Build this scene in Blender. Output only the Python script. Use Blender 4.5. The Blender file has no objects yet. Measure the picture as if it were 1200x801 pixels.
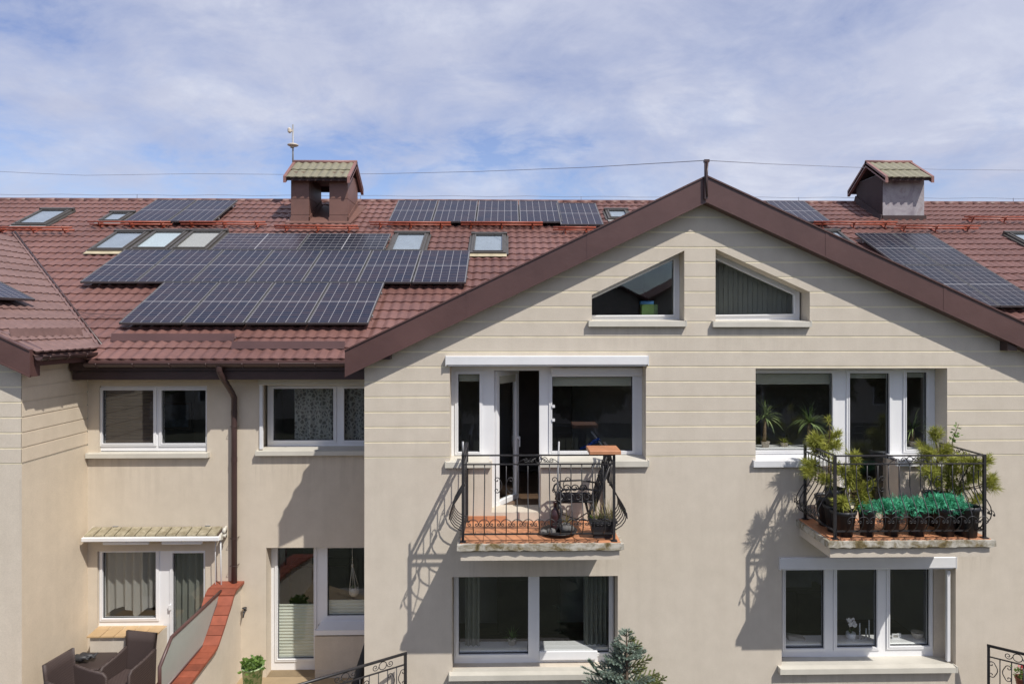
import bpy, math, random
from mathutils import Vector, Matrix
R = math.radians
S = bpy.context.scene
COL = S.collection

# ------------------------------------------------------------------ camera
CAM = Vector((0.0, -10.0, 5.85))
YAW = R(1.2)                       # turned slightly to the right of the facade normal
F, PPX, HOR = 800.0, 612.0, 379.0  # focal length, principal point and horizon in photo pixels (1200 wide)
cam = bpy.data.cameras.new("camera")
cam.sensor_width = 36.0
cam.lens = 36.0 * F / 1200.0
cam.shift_x = -(PPX - 600.0) / 1200.0
cam.shift_y = -(400.5 - HOR) / 1200.0
cam.clip_start, cam.clip_end = 0.1, 2000.0
camo = bpy.data.objects.new("camera", cam)
COL.objects.link(camo)
camo.location = CAM
camo.rotation_euler = (R(90), 0, -YAW)
S.camera = camo
S.render.resolution_x, S.render.resolution_y = 1024, 683

FWD = Vector((math.sin(YAW), math.cos(YAW), 0))
RGT = Vector((math.cos(YAW), -math.sin(YAW), 0))
UP = Vector((0, 0, 1))

def ray(px, py):
    return FWD + RGT * ((px - PPX) / F) + UP * ((HOR - py) / F)
def at(px, py, y):
    """real-world point on the vertical plane at distance y that was measured at (px, py) in the photo"""
    d = ray(px, py)
    return CAM + d * ((y - CAM.y) / d.y)
def on_plane(px, py, p0, n):
    d = ray(px, py)
    return CAM + d * ((p0 - CAM).dot(n) / d.dot(n))
def proj(p):
    v = p - CAM
    d = v.dot(FWD)
    return PPX + F * v.dot(RGT) / d, HOR - F * v.z / d, d
def rect(x0, y0, x1, y1, y):
    a, b, c = at(x0, (y0 + y1) / 2, y), at(x1, (y0 + y1) / 2, y), 0.5 * (x0 + x1)
    return a.x, b.x, at(c, y1, y).z, at(c, y0, y).z          # x0, x1, z0, z1

# ------------------------------------------------------------------ sky and sun
SUN_TRAVEL = Vector((-0.885, 1.0, -1.745)).normalized()
SUN_EL = math.asin(-SUN_TRAVEL.z)
SUN_AZ = math.atan2(-SUN_TRAVEL.x, -SUN_TRAVEL.y)
w = bpy.data.worlds.new("World")
S.world = w
w.use_nodes = True
nt = w.node_tree
nt.nodes.clear()
def N(tree, kind, **kw):
    n = tree.nodes.new(kind)
    for k, v in kw.items():
        if k.startswith("i_"):
            n.inputs[k[2:].replace("_", " ")].default_value = v
        else:
            setattr(n, k, v)
    return n
def math_node(tree, op, a, b=None, c=None):
    n = tree.nodes.new("ShaderNodeMath")
    n.operation = op
    for i, v in enumerate((a, b, c)):
        if v is None:
            continue
        if isinstance(v, (int, float)):
            n.inputs[i].default_value = v
        else:
            tree.links.new(v, n.inputs[i])
    return n.outputs[0]
def mix_rgb(tree, fac, a, b, blend="MIX"):
    n = tree.nodes.new("ShaderNodeMix")
    n.data_type = "RGBA"
    n.blend_type = blend
    for sock, v in ((n.inputs[0], fac), (n.inputs[6], a), (n.inputs[7], b)):
        if isinstance(v, (int, float)):
            sock.default_value = v
        elif isinstance(v, tuple):
            sock.default_value = v if len(v) == 4 else (*v, 1)
        else:
            tree.links.new(v, sock)
    return n.outputs[2]
def ramp(tree, fac, stops):
    n = tree.nodes.new("ShaderNodeValToRGB")
    tree.links.new(fac, n.inputs[0])
    e = n.color_ramp.elements
    while len(e) < len(stops):
        e.new(0.5)
    for i, (p, c) in enumerate(stops):
        e[i].position = p
        e[i].color = c if len(c) == 4 else (*c, 1)
    return n.outputs[0]
SKY_STRENGTH = 0.118
sky = N(nt, "ShaderNodeTexSky", sky_type="NISHITA", sun_disc=False, sun_elevation=SUN_EL,
        sun_rotation=SUN_AZ, air_density=1.0, dust_density=0.25, ozone_density=2.6)
hs = N(nt, "ShaderNodeHueSaturation", i_Hue=0.517, i_Saturation=1.05, i_Value=0.92)
nt.links.new(sky.outputs[0], hs.inputs["Color"])
tc = N(nt, "ShaderNodeTexCoord")
sep = N(nt, "ShaderNodeSeparateXYZ")
nt.links.new(tc.outputs["Generated"], sep.inputs[0])
den = math_node(nt, "ADD", math_node(nt, "MAXIMUM", sep.outputs[2], 0.0), 0.30)
comb = N(nt, "ShaderNodeCombineXYZ")
nt.links.new(math_node(nt, "DIVIDE", sep.outputs[0], den), comb.inputs[0])
nt.links.new(math_node(nt, "DIVIDE", sep.outputs[1], den), comb.inputs[1])
mp = N(nt, "ShaderNodeMapping")
mp.inputs["Scale"].default_value = (1.25, 1.35, 1)
mp.inputs["Location"].default_value = (1.2, 4.4, 0)
mp.inputs["Rotation"].default_value = (0, 0, R(14))
nt.links.new(comb.outputs[0], mp.inputs[0])
n1 = N(nt, "ShaderNodeTexNoise", i_Scale=0.62, i_Detail=9.0, i_Roughness=0.60, i_Distortion=0.35)
n2 = N(nt, "ShaderNodeTexNoise", i_Scale=3.4, i_Detail=8.0, i_Roughness=0.62, i_Distortion=0.5)
n3 = N(nt, "ShaderNodeTexNoise", i_Scale=1.7, i_Detail=9.0, i_Roughness=0.62, i_Distortion=0.3)
for n in (n1, n2, n3):
    nt.links.new(mp.outputs[0], n.inputs["Vector"])
dens = math_node(nt, "ADD", math_node(nt, "MULTIPLY", n1.outputs[0], 0.72), math_node(nt, "MULTIPLY", n2.outputs[0], 0.28))
dens = math_node(nt, "ADD", dens, math_node(nt, "MULTIPLY", math_node(nt, "SUBTRACT", math_node(nt, "MINIMUM", sep.outputs[2], 0.45), 0.24), 0.34))   # thinner cloud low down
dens = math_node(nt, "ADD", dens, math_node(nt, "MULTIPLY", sep.outputs[0], 0.085))   # and towards the left
cov = ramp(nt, dens, [(0.41, (0.10, 0.10, 0.10)), (0.47, (0.58, 0.58, 0.58)), (0.56, (0.97, 0.97, 0.97))])
shade = ramp(nt, n3.outputs[0], [(0.30, (3.0, 3.3, 4.5)), (0.52, (3.75, 4.0, 5.0)), (0.72, (5.0, 5.2, 5.9))])
bg = N(nt, "ShaderNodeBackground")
bg.inputs["Strength"].default_value = SKY_STRENGTH
low = math_node(nt, "MINIMUM", math_node(nt, "MAXIMUM", math_node(nt, "MULTIPLY", sep.outputs[2], -12.0), 0.0), 1.0)   # below the horizon: even haze
nt.links.new(mix_rgb(nt, low, mix_rgb(nt, cov, hs.outputs[0], shade), (2.6, 2.8, 3.4, 1)), bg.inputs["Color"])
wo = N(nt, "ShaderNodeOutputWorld")
nt.links.new(bg.outputs[0], wo.inputs[0])

sun = bpy.data.lights.new("sun", "SUN")
sun.energy = 3.45
sun.angle = R(0.53)
sun.color = (1.0, 0.955, 0.88)
suno = bpy.data.objects.new("sun", sun)
COL.objects.link(suno)
suno.location = (12, -20, 30)
suno.rotation_euler = SUN_TRAVEL.to_track_quat("-Z", "Y").to_euler()

S.view_settings.view_transform = "Standard"
S.view_settings.look = "None"
S.view_settings.gamma = 1.0
S.view_settings.use_curve_mapping = False
S.view_settings.exposure = 0.38
S.cycles.max_bounces = 8
S.cycles.transparent_max_bounces = 16

# ------------------------------------------------------------------ materials
def new_mat(name):
    m = bpy.data.materials.new(name)
    m.use_nodes = True
    t = m.node_tree
    b = t.nodes["Principled BSDF"]
    return m, t, b
def pos(t, obj=False, scale=(1, 1, 1)):
    if obj:
        v = N(t, "ShaderNodeTexCoord").outputs["Object"]
    else:
        v = N(t, "ShaderNodeNewGeometry").outputs["Position"]
    if scale != (1, 1, 1):
        m = N(t, "ShaderNodeMapping")
        m.inputs["Scale"].default_value = scale
        t.links.new(v, m.inputs[0])
        v = m.outputs[0]
    return v
def noise(t, vec, scale, detail=4.0, rough=0.55, dist=0.0):
    n = N(t, "ShaderNodeTexNoise", i_Scale=scale, i_Detail=detail, i_Roughness=rough, i_Distortion=dist)
    t.links.new(vec, n.inputs["Vector"])
    return n.outputs[0]
def bump(t, b, h, strength, dist):
    n = N(t, "ShaderNodeBump")
    n.inputs["Strength"].default_value = strength
    n.inputs["Distance"].default_value = dist
    t.links.new(h, n.inputs["Height"])
    t.links.new(n.outputs[0], b.inputs["Normal"])
def c4(c, k=1.0):
    return (min(1, c[0] * k), min(1, c[1] * k), min(1, c[2] * k), 1)
def simple(name, col, rough=0.6, metal=0.0, var=0.12, vscale=3.0, obj=False, bumps=None, spec=0.5, rnd=0.0, stretch=(1, 1, 1)):
    m, t, b = new_mat(name)
    v = pos(t, obj, stretch)
    f = noise(t, v, vscale, 6.0, 0.6)
    col_out = ramp(t, f, [(0.3, c4(col, 1 - var)), (0.7, c4(col, 1 + var))])
    if rnd:
        oi = N(t, "ShaderNodeObjectInfo")
        k = math_node(t, "ADD", 1 - rnd, math_node(t, "MULTIPLY", oi.outputs["Random"], 2 * rnd))
        cc = N(t, "ShaderNodeCombineColor")
        for i in range(3):
            t.links.new(k, cc.inputs[i])
        col_out = mix_rgb(t, 1.0, col_out, cc.outputs[0], "MULTIPLY")
    t.links.new(col_out, b.inputs["Base Color"])
    b.inputs["Roughness"].default_value = rough
    b.inputs["Metallic"].default_value = metal
    b.inputs["Specular IOR Level"].default_value = spec
    if bumps:
        bump(t, b, noise(t, v, bumps[0], 5.0, 0.65), bumps[1], bumps[2])
    return m
def stucco(name, col, col2):
    m, t, b = new_mat(name)
    v = pos(t)
    big = noise(t, v, 0.7, 6.0, 0.6)
    mid = noise(t, v, 4.0, 6.0, 0.65)
    streak = noise(t, pos(t, False, (5.0, 5.0, 0.35)), 1.0, 5.0, 0.6)
    fine = noise(t, v, 90.0, 3.0, 0.7)
    c = mix_rgb(t, ramp(t, big, [(0.3, (0, 0, 0)), (0.7, (1, 1, 1))]), c4(col), c4(col2))
    c = mix_rgb(t, 1.0, c, ramp(t, mid, [(0.3, (0.95, 0.945, 0.94)), (0.7, (1.04, 1.04, 1.04))]), "MULTIPLY")
    c = mix_rgb(t, 0.20, c, ramp(t, streak, [(0.34, (0.85, 0.84, 0.82)), (0.56, (1.02, 1.02, 1.02))]), "MULTIPLY")
    c = mix_rgb(t, 0.9, c, ramp(t, fine, [(0.3, (0.88, 0.88, 0.88)), (0.7, (1.08, 1.08, 1.08))]), "MULTIPLY")
    t.links.new(c, b.inputs["Base Color"])
    b.inputs["Roughness"].default_value = 0.9
    b.inputs["Specular IOR Level"].default_value = 0.2
    bump(t, b, noise(t, v, 110.0, 4.0, 0.75), 0.5, 0.006)
    return m
M = {}
M["wall"] = stucco("cream_render", (0.598, 0.532, 0.446), (0.630, 0.564, 0.476))
M["wall_cream"] = stucco("courtyard_cream_render", (0.60, 0.525, 0.425), (0.63, 0.555, 0.455))  # cream render; yellower tint paints in light reflected around the courtyard
M["wall_warm"] = stucco("yellow_cream_render", (0.635, 0.54, 0.42), (0.665, 0.57, 0.45))
M["groove"] = simple("yellow_groove", (0.76, 0.68, 0.50), 0.9, var=0.15, vscale=2.0)
M["brown"] = simple("brown_sheet_metal", (0.100, 0.052, 0.047), 0.40, 0.0, 0.20, 1.1, bumps=(2.2, 0.22, 0.03))
M["brown_dark"] = simple("dark_brown_gutter", (0.060, 0.034, 0.032), 0.38, 0.0, 0.2, 2.0)
M["tile"] = None
M["white"] = simple("white_pvc", (0.78, 0.78, 0.79), 0.32, var=0.03)
M["white_metal"] = simple("white_painted_metal", (0.72, 0.72, 0.73), 0.4, var=0.05)
M["sillm"] = simple("cream_painted_sill", (0.58, 0.55, 0.48), 0.5, var=0.10, vscale=2.0)
M["iron"] = simple("black_wrought_iron", (0.028, 0.026, 0.028), 0.42, 0.0, 0.3, 9.0)
M["pipe_red"] = simple("orange_red_painted_tube", (0.32, 0.075, 0.04), 0.45, var=0.22, vscale=7.0)
M["grey"] = simple("grey_metal", (0.30, 0.30, 0.31), 0.45, 0.3, 0.1)
M["skyframe"] = simple("grey_brown_skylight_frame", (0.075, 0.068, 0.062), 0.45, var=0.1)
M["darkgrey"] = simple("dark_grey_plastic", (0.03, 0.03, 0.034), 0.5, var=0.15)
M["room"] = simple("room_wall", (0.42, 0.40, 0.37), 0.9, var=0.1, vscale=1.0)
M["roomfloor"] = simple("wood_floor", (0.13, 0.08, 0.05), 0.5, var=0.3, vscale=2.0, stretch=(1, 8, 1))
M["furn"] = simple("dark_furniture", (0.05, 0.035, 0.028), 0.5, var=0.2)
M["furn_pale"] = simple("pale_furniture", (0.30, 0.28, 0.25), 0.6, var=0.1)
M["picture"] = simple("picture_print", (0.10, 0.14, 0.20), 0.4, var=0.6, vscale=6.0)
M["green_paper"] = simple("green_box_print", (0.07, 0.13, 0.035), 0.5, var=0.3, vscale=9.0)
M["blue_paper"] = simple("blue_box_print", (0.04, 0.14, 0.30), 0.5, var=0.3, vscale=9.0)
M["blind"] = simple("cream_blind_cloth", (0.52, 0.51, 0.42), 0.85, var=0.05)
M["lace"] = None
M["rattan"] = None
M["terracotta"] = simple("red_clay_coping", (0.26, 0.070, 0.038), 0.6, var=0.22, vscale=6.0, rnd=0.18, bumps=(40, 0.2, 0.003))
M["balcony_tile"] = simple("orange_balcony_tile", (0.50, 0.225, 0.115), 0.55, var=0.15, vscale=5.0, rnd=0.12)
M["beige_tile"] = simple("yellow_beige_tile", (0.50, 0.34, 0.18), 0.5, var=0.12, vscale=5.0, rnd=0.08)
M["terrace"] = simple("beige_terrace_floor", (0.36, 0.27, 0.165), 0.7, var=0.15, vscale=2.0)
M["black_pot"] = simple("black_plastic_pot", (0.020, 0.020, 0.024), 0.45, var=0.2)
M["soil"] = simple("potting_soil", (0.03, 0.02, 0.013), 0.95, var=0.4, vscale=30)
M["stem"] = simple("brown_stem", (0.09, 0.06, 0.035), 0.8, var=0.3, vscale=10)
M["trunk_pale"] = simple("tan_cane", (0.22, 0.15, 0.085), 0.8, var=0.3, vscale=14)
M["bark"] = simple("bark", (0.07, 0.05, 0.035), 0.9, var=0.3, vscale=10)
M["grass"] = simple("lawn", (0.045, 0.048, 0.028), 0.95, var=0.35, vscale=1.2)
M["path"] = simple("paving", (0.24, 0.22, 0.20), 0.85, var=0.15, vscale=2.0)
M["ceramic"] = simple("cream_macrame_pot", (0.55, 0.48, 0.40), 0.6, var=0.08)
M["cord"] = simple("cream_cord", (0.60, 0.54, 0.46), 0.8, var=0.1)
M["petal"] = simple("white_petals", (0.75, 0.72, 0.72), 0.6, var=0.05)
M["red_petal"] = simple("red_petals", (0.5, 0.015, 0.04), 0.6, var=0.2)
M["wire"] = simple("grey_wire", (0.22, 0.23, 0.28), 0.5, var=0.1)
M["dark_cloth"] = simple("dark_folded_cloth", (0.02, 0.021, 0.022), 0.7, var=0.3, vscale=8)
M["bike_blue"] = simple("blue_bicycle_paint", (0.02, 0.09, 0.42), 0.3, var=0.05)
M["wood"] = simple("wooden_handle", (0.34, 0.27, 0.20), 0.6, var=0.15, vscale=12)
M["awning_metal"] = None
M["opp_wall"] = simple("pale_render_far", (0.42, 0.38, 0.33), 0.9, var=0.06)
M["opp_roof"] = simple("brown_roof_far", (0.12, 0.055, 0.045), 0.7, var=0.2)
M["dark_glass"] = simple("far_window_glass", (0.03, 0.035, 0.04), 0.15, var=0.1)
M["flash"] = simple("lead_flashing", (0.20, 0.19, 0.185), 0.6, var=0.25, vscale=5)
M["flash_cream"] = simple("cream_flashing", (0.42, 0.36, 0.24), 0.7, var=0.2, vscale=5)
M["cyan"] = simple("moss_stone", (0.3, 0.3, 0.3), 0.8)

def leafy(name, col, col2, rough=0.55):
    m, t, b = new_mat(name)
    f = noise(t, pos(t), 9.0, 3.0, 0.6)
    t.links.new(ramp(t, f, [(0.32, c4(col)), (0.68, c4(col2))]), b.inputs["Base Color"])
    b.inputs["Roughness"].default_value = rough
    b.inputs["Specular IOR Level"].default_value = 0.3
    tr = N(t, "ShaderNodeBsdfTranslucent")
    tr.inputs[0].default_value = c4(col2, 1.1)
    mx = N(t, "ShaderNodeMixShader")
    mx.inputs[0].default_value = 0.25
    t.links.new(b.outputs[0], mx.inputs[1])
    t.links.new(tr.outputs[0], mx.inputs[2])
    t.links.new(mx.outputs[0], t.nodes["Material Output"].inputs[0])
    return m
M["pine"] = leafy("pine_needles", (0.21, 0.24, 0.04), (0.46, 0.46, 0.10))
M["spruce"] = leafy("blue_spruce_needles", (0.17, 0.24, 0.19), (0.40, 0.48, 0.40))
M["spruce_tip"] = leafy("yellow_spruce_needles", (0.12, 0.16, 0.05), (0.25, 0.28, 0.10))
M["teal"] = leafy("teal_green_foliage", (0.03, 0.30, 0.16), (0.15, 0.58, 0.36))
M["leaf"] = leafy("green_leaves", (0.07, 0.14, 0.03), (0.17, 0.27, 0.06))
M["yucca"] = leafy("strap_leaves", (0.09, 0.15, 0.05), (0.25, 0.32, 0.12))
M["dry"] = leafy("dry_grass_leaves", (0.20, 0.16, 0.07), (0.34, 0.29, 0.14))
M["tree"] = leafy("tree_leaves_far", (0.04, 0.055, 0.026), (0.085, 0.10, 0.05))

def tile_mat(name, c0, c1, moss=0.0):
    m, t, b = new_mat(name)
    v = pos(t)
    f = noise(t, v, 0.55, 6.0, 0.6)
    c = ramp(t, f, [(0.3, c4(c0)), (0.7, c4(c1))])
    g = noise(t, v, 7.0, 5.0, 0.7)
    c = mix_rgb(t, 0.5, c, ramp(t, g, [(0.3, (0.66, 0.66, 0.66)), (0.72, (1.22, 1.20, 1.18))]), "MULTIPLY")
    s = noise(t, pos(t, False, (9, 1.2, 1.2)), 1.0, 4.0, 0.6)
    c = mix_rgb(t, 0.7, c, ramp(t, s, [(0.3, (0.78, 0.76, 0.76)), (0.6, (1.05, 1.05, 1.05))]), "MULTIPLY")
    if moss:
        k = noise(t, v, 11.0, 5.0, 0.65)
        c = mix_rgb(t, ramp(t, k, [(0.35, (0, 0, 0)), (0.6, (moss, moss, moss))]), c, (0.23, 0.23, 0.14, 1))
    t.links.new(c, b.inputs["Base Color"])
    b.inputs["Roughness"].default_value = 0.5
    b.inputs["Specular IOR Level"].default_value = 0.4
    bump(t, b, noise(t, v, 60.0, 3.0, 0.6), 0.15, 0.004)
    return m
M["tile"] = tile_mat("brown_metal_roof_tile", (0.140, 0.067, 0.057), (0.210, 0.106, 0.091))
M["tile_left"] = tile_mat("faded_brown_metal_roof_tile", (0.165, 0.098, 0.086), (0.205, 0.125, 0.112))
M["tile_moss"] = tile_mat("mossy_cap_tile", (0.20, 0.175, 0.125), (0.27, 0.245, 0.18), 0.5)
M["brown_pink"] = simple("faded_brown_verge_metal", (0.24, 0.12, 0.105), 0.5, var=0.15, vscale=4)
M["chim_brown"] = simple("brown_chimney_cladding", (0.165, 0.085, 0.068), 0.55, var=0.14, vscale=2.5)
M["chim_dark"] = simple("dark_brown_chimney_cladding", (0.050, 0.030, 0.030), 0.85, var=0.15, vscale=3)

def mottled(name, cols, scale, rough=0.85, stretch=(1, 1, 1), bumps=None):
    m, t, b = new_mat(name)
    v = pos(t, False, stretch)
    f = noise(t, v, scale, 8.0, 0.7, 0.6)
    n = len(cols)
    t.links.new(ramp(t, f, [(0.28 + 0.44 * i / (n - 1), c4(c)) for i, c in enumerate(cols)]), b.inputs["Base Color"])
    b.inputs["Roughness"].default_value = rough
    if bumps:
        bump(t, b, noise(t, v, bumps[0], 5, 0.7), bumps[1], bumps[2])
    return m
M["chim_grey"] = mottled("weathered_grey_chimney_sheet", [(0.13, 0.10, 0.115), (0.26, 0.23, 0.255), (0.37, 0.345, 0.36), (0.22, 0.16, 0.165)], 2.2, 0.5)
M["slab_edge"] = mottled("stained_mossy_slab_edge", [(0.05, 0.038, 0.016), (0.16, 0.12, 0.05), (0.33, 0.30, 0.24), (0.50, 0.47, 0.41), (0.36, 0.33, 0.27)], 2.6, 0.9, (2.2, 2.2, 2.6), (50, 0.5, 0.006))
M["pot_pattern"] = mottled("leaf_print_pot", [(0.05, 0.16, 0.04), (0.09, 0.26, 0.06), (0.45, 0.52, 0.30), (0.50, 0.56, 0.34)], 16.0, 0.5)

def glass_mat(name, tint, refl):
    m, t, b = new_mat(name)
    t.nodes.remove(b)
    tr = N(t, "ShaderNodeBsdfTransparent")
    tr.inputs[0].default_value = (*tint, 1)
    gl = N(t, "ShaderNodeBsdfGlossy")
    gl.inputs["Color"].default_value = (0.9, 0.95, 1.0, 1)
    gl.inputs["Roughness"].default_value = 0.015
    lw = N(t, "ShaderNodeFresnel")
    lw.inputs[0].default_value = 1.5
    bp = N(t, "ShaderNodeBump")
    bp.inputs["Strength"].default_value = 0.06
    bp.inputs["Distance"].default_value = 0.02
    t.links.new(noise(t, pos(t), 1.1, 2.0, 0.5), bp.inputs["Height"])
    t.links.new(bp.outputs[0], gl.inputs["Normal"])
    mx = N(t, "ShaderNodeMixShader")
    bf = N(t, "ShaderNodeNewGeometry").outputs["Backfacing"]        # only the outer face mirrors
    fac = math_node(t, "MULTIPLY", math_node(t, "MULTIPLY", lw.outputs[0], refl), math_node(t, "SUBTRACT", 1.0, bf))
    t.links.new(math_node(t, "MINIMUM", fac, 1.0), mx.inputs[0])
    t.links.new(tr.outputs[0], mx.inputs[1])
    t.links.new(gl.outputs[0], mx.inputs[2])
    t.links.new(mx.outputs[0], t.nodes["Material Output"].inputs[0])
    return m
M["glass"] = glass_mat("window_glass", (0.95, 0.96, 0.955), 2.3)
M["roofglass"] = glass_mat("skylight_glass", (0.94, 0.96, 0.97), 1.3)

def frosted(name):
    m, t, b = new_mat(name)
    f = noise(t, pos(t), 2.0, 4.0, 0.6)
    t.links.new(ramp(t, f, [(0.3, (0.50, 0.53, 0.49)), (0.7, (0.58, 0.60, 0.56))]), b.inputs["Base Color"])
    b.inputs["Roughness"].default_value = 0.25
    tr = N(t, "ShaderNodeBsdfTranslucent")
    tr.inputs[0].default_value = (0.55, 0.58, 0.53, 1)
    mx = N(t, "ShaderNodeMixShader")
    mx.inputs[0].default_value = 0.4
    t.links.new(b.outputs[0], mx.inputs[1])
    t.links.new(tr.outputs[0], mx.inputs[2])
    t.links.new(mx.outputs[0], t.nodes["Material Output"].inputs[0])
    return m
M["frosted"] = frosted("frosted_glass")

def sheer(name, col, alpha, lace=False):
    m, t, b = new_mat(name)
    b.inputs["Base Color"].default_value = (*col, 1)
    b.inputs["Roughness"].default_value = 0.9
    tl = N(t, "ShaderNodeBsdfTranslucent")
    tl.inputs[0].default_value = (*col, 1)
    m1 = N(t, "ShaderNodeMixShader")
    m1.inputs[0].default_value = 0.4
    t.links.new(b.outputs[0], m1.inputs[1])
    t.links.new(tl.outputs[0], m1.inputs[2])
    tr = N(t, "ShaderNodeBsdfTransparent")
    m2 = N(t, "ShaderNodeMixShader")
    if lace:
        v = N(t, "ShaderNodeTexVoronoi", i_Scale=19.0)
        v.feature = "DISTANCE_TO_EDGE"
        t.links.new(pos(t, False, (1, 0.2, 0.8)), v.inputs["Vector"])
        wv = noise(t, pos(t), 5.0, 2.0)
        t.links.new(ramp(t, math_node(t, "ADD", v.outputs["Distance"], math_node(t, "MULTIPLY", wv, 0.12)),
                         [(0.12, (0.95, 0.95, 0.95)), (0.26, (alpha, alpha, alpha))]), m2.inputs[0])
    else:
        m2.inputs[0].default_value = alpha
    t.links.new(tr.outputs[0], m2.inputs[1])
    t.links.new(m1.outputs[0], m2.inputs[2])
    t.links.new(m2.outputs[0], t.nodes["Material Output"].inputs[0])
    return m
M["sheer"] = sheer("sheer_white_curtain", (0.62, 0.60, 0.56), 0.72)
M["sheer_grey"] = sheer("grey_green_curtain", (0.36, 0.37, 0.32), 0.85)
M["lace"] = sheer("lace_curtain", (0.66, 0.66, 0.62), 0.42, True)

def rattan_mat():
    m, t, b = new_mat("brown_woven_rattan")
    v = pos(t, True)
    wv = N(t, "ShaderNodeTexWave", i_Scale=24.0, i_Distortion=0.4)
    wv.bands_direction = "Z"
    t.links.new(v, wv.inputs["Vector"])
    wx = N(t, "ShaderNodeTexWave", i_Scale=24.0, i_Distortion=0.4)
    wx.bands_direction = "DIAGONAL"
    t.links.new(v, wx.inputs["Vector"])
    h = math_node(t, "MULTIPLY", wv.outputs["Fac"], wx.outputs["Fac"])
    t.links.new(ramp(t, h, [(0.0, (0.040, 0.028, 0.026)), (0.6, (0.095, 0.067, 0.063))]), b.inputs["Base Color"])
    b.inputs["Roughness"].default_value = 0.55
    bump(t, b, h, 0.4, 0.006)
    return m
M["rattan"] = rattan_mat()

def panel_mat(name, base, base2, nx, ny, w_, l_, line=(0.50, 0.49, 0.50), k_line=1.0):
    """flat print of a solar module: cells, gaps and busbars under glass"""
    m, t, b = new_mat(name)
    s = N(t, "ShaderNodeSeparateXYZ")
    t.links.new(pos(t, True), s.inputs[0])
    mg = 0.022
    def grid(o, n_, size, lw):
        p = (size - 2 * mg) / n_
        q = math_node(t, "DIVIDE", math_node(t, "SUBTRACT", o, mg), p)
        fr = math_node(t, "FRACT", q)
        dd = math_node(t, "MINIMUM", fr, math_node(t, "SUBTRACT", 1.0, fr))
        return math_node(t, "LESS_THAN", math_node(t, "MULTIPLY", dd, p), lw), q
    landscape = w_ > l_
    gx, qx = grid(s.outputs[0], nx, w_, 0.0030 if landscape else 0.0048)
    gy, qy = grid(s.outputs[1], ny, l_, 0.0048 if landscape else 0.0030)
    mid = math_node(t, "LESS_THAN", math_node(t, "ABSOLUTE", math_node(t, "SUBTRACT", s.outputs[0] if landscape else s.outputs[1], (w_ if landscape else l_) / 2)), 0.011)
    edge = 0.0
    oi = N(t, "ShaderNodeObjectInfo")
    cv = N(t, "ShaderNodeCombineXYZ")
    t.links.new(math_node(t, "ADD", math_node(t, "FLOOR", qx), math_node(t, "MULTIPLY", oi.outputs["Random"], 91.0)), cv.inputs[0])
    t.links.new(math_node(t, "FLOOR", qy), cv.inputs[1])
    wn = N(t, "ShaderNodeTexWhiteNoise")
    t.links.new(cv.outputs[0], wn.inputs["Vector"])
    blot = noise(t, pos(t), 1.3, 4.0, 0.6)
    f = math_node(t, "ADD", math_node(t, "MULTIPLY", wn.outputs["Value"], 0.30), math_node(t, "MULTIPLY", blot, 0.70))
    c = ramp(t, f, [(0.3, c4(base)), (0.75, c4(base2))])
    c = mix_rgb(t, math_node(t, "MULTIPLY", gy, 0.38 if not landscape else 0.7), c, (*line, 1))
    c = mix_rgb(t, math_node(t, "MULTIPLY", gx, 0.48 * k_line if not landscape else 0.4), c, (*line, 1))
    c = mix_rgb(t, math_node(t, "MULTIPLY", mid, 0.5), c, (*line, 1))
    t.links.new(c, b.inputs["Base Color"])
    b.inputs["Roughness"].default_value = 0.2
    b.inputs["Specular IOR Level"].default_value = 0.13
    return m

def awning_mat():
    m, t, b = new_mat("olive_weathered_awning_cover")
    f = noise(t, pos(t), 9.0, 6.0, 0.7)
    t.links.new(ramp(t, f, [(0.3, (0.17, 0.14, 0.085)), (0.55, (0.33, 0.29, 0.20)), (0.75, (0.45, 0.40, 0.30))]), b.inputs["Base Color"])
    b.inputs["Roughness"].default_value = 0.7
    return m
M["awning_metal"] = awning_mat()

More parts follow.
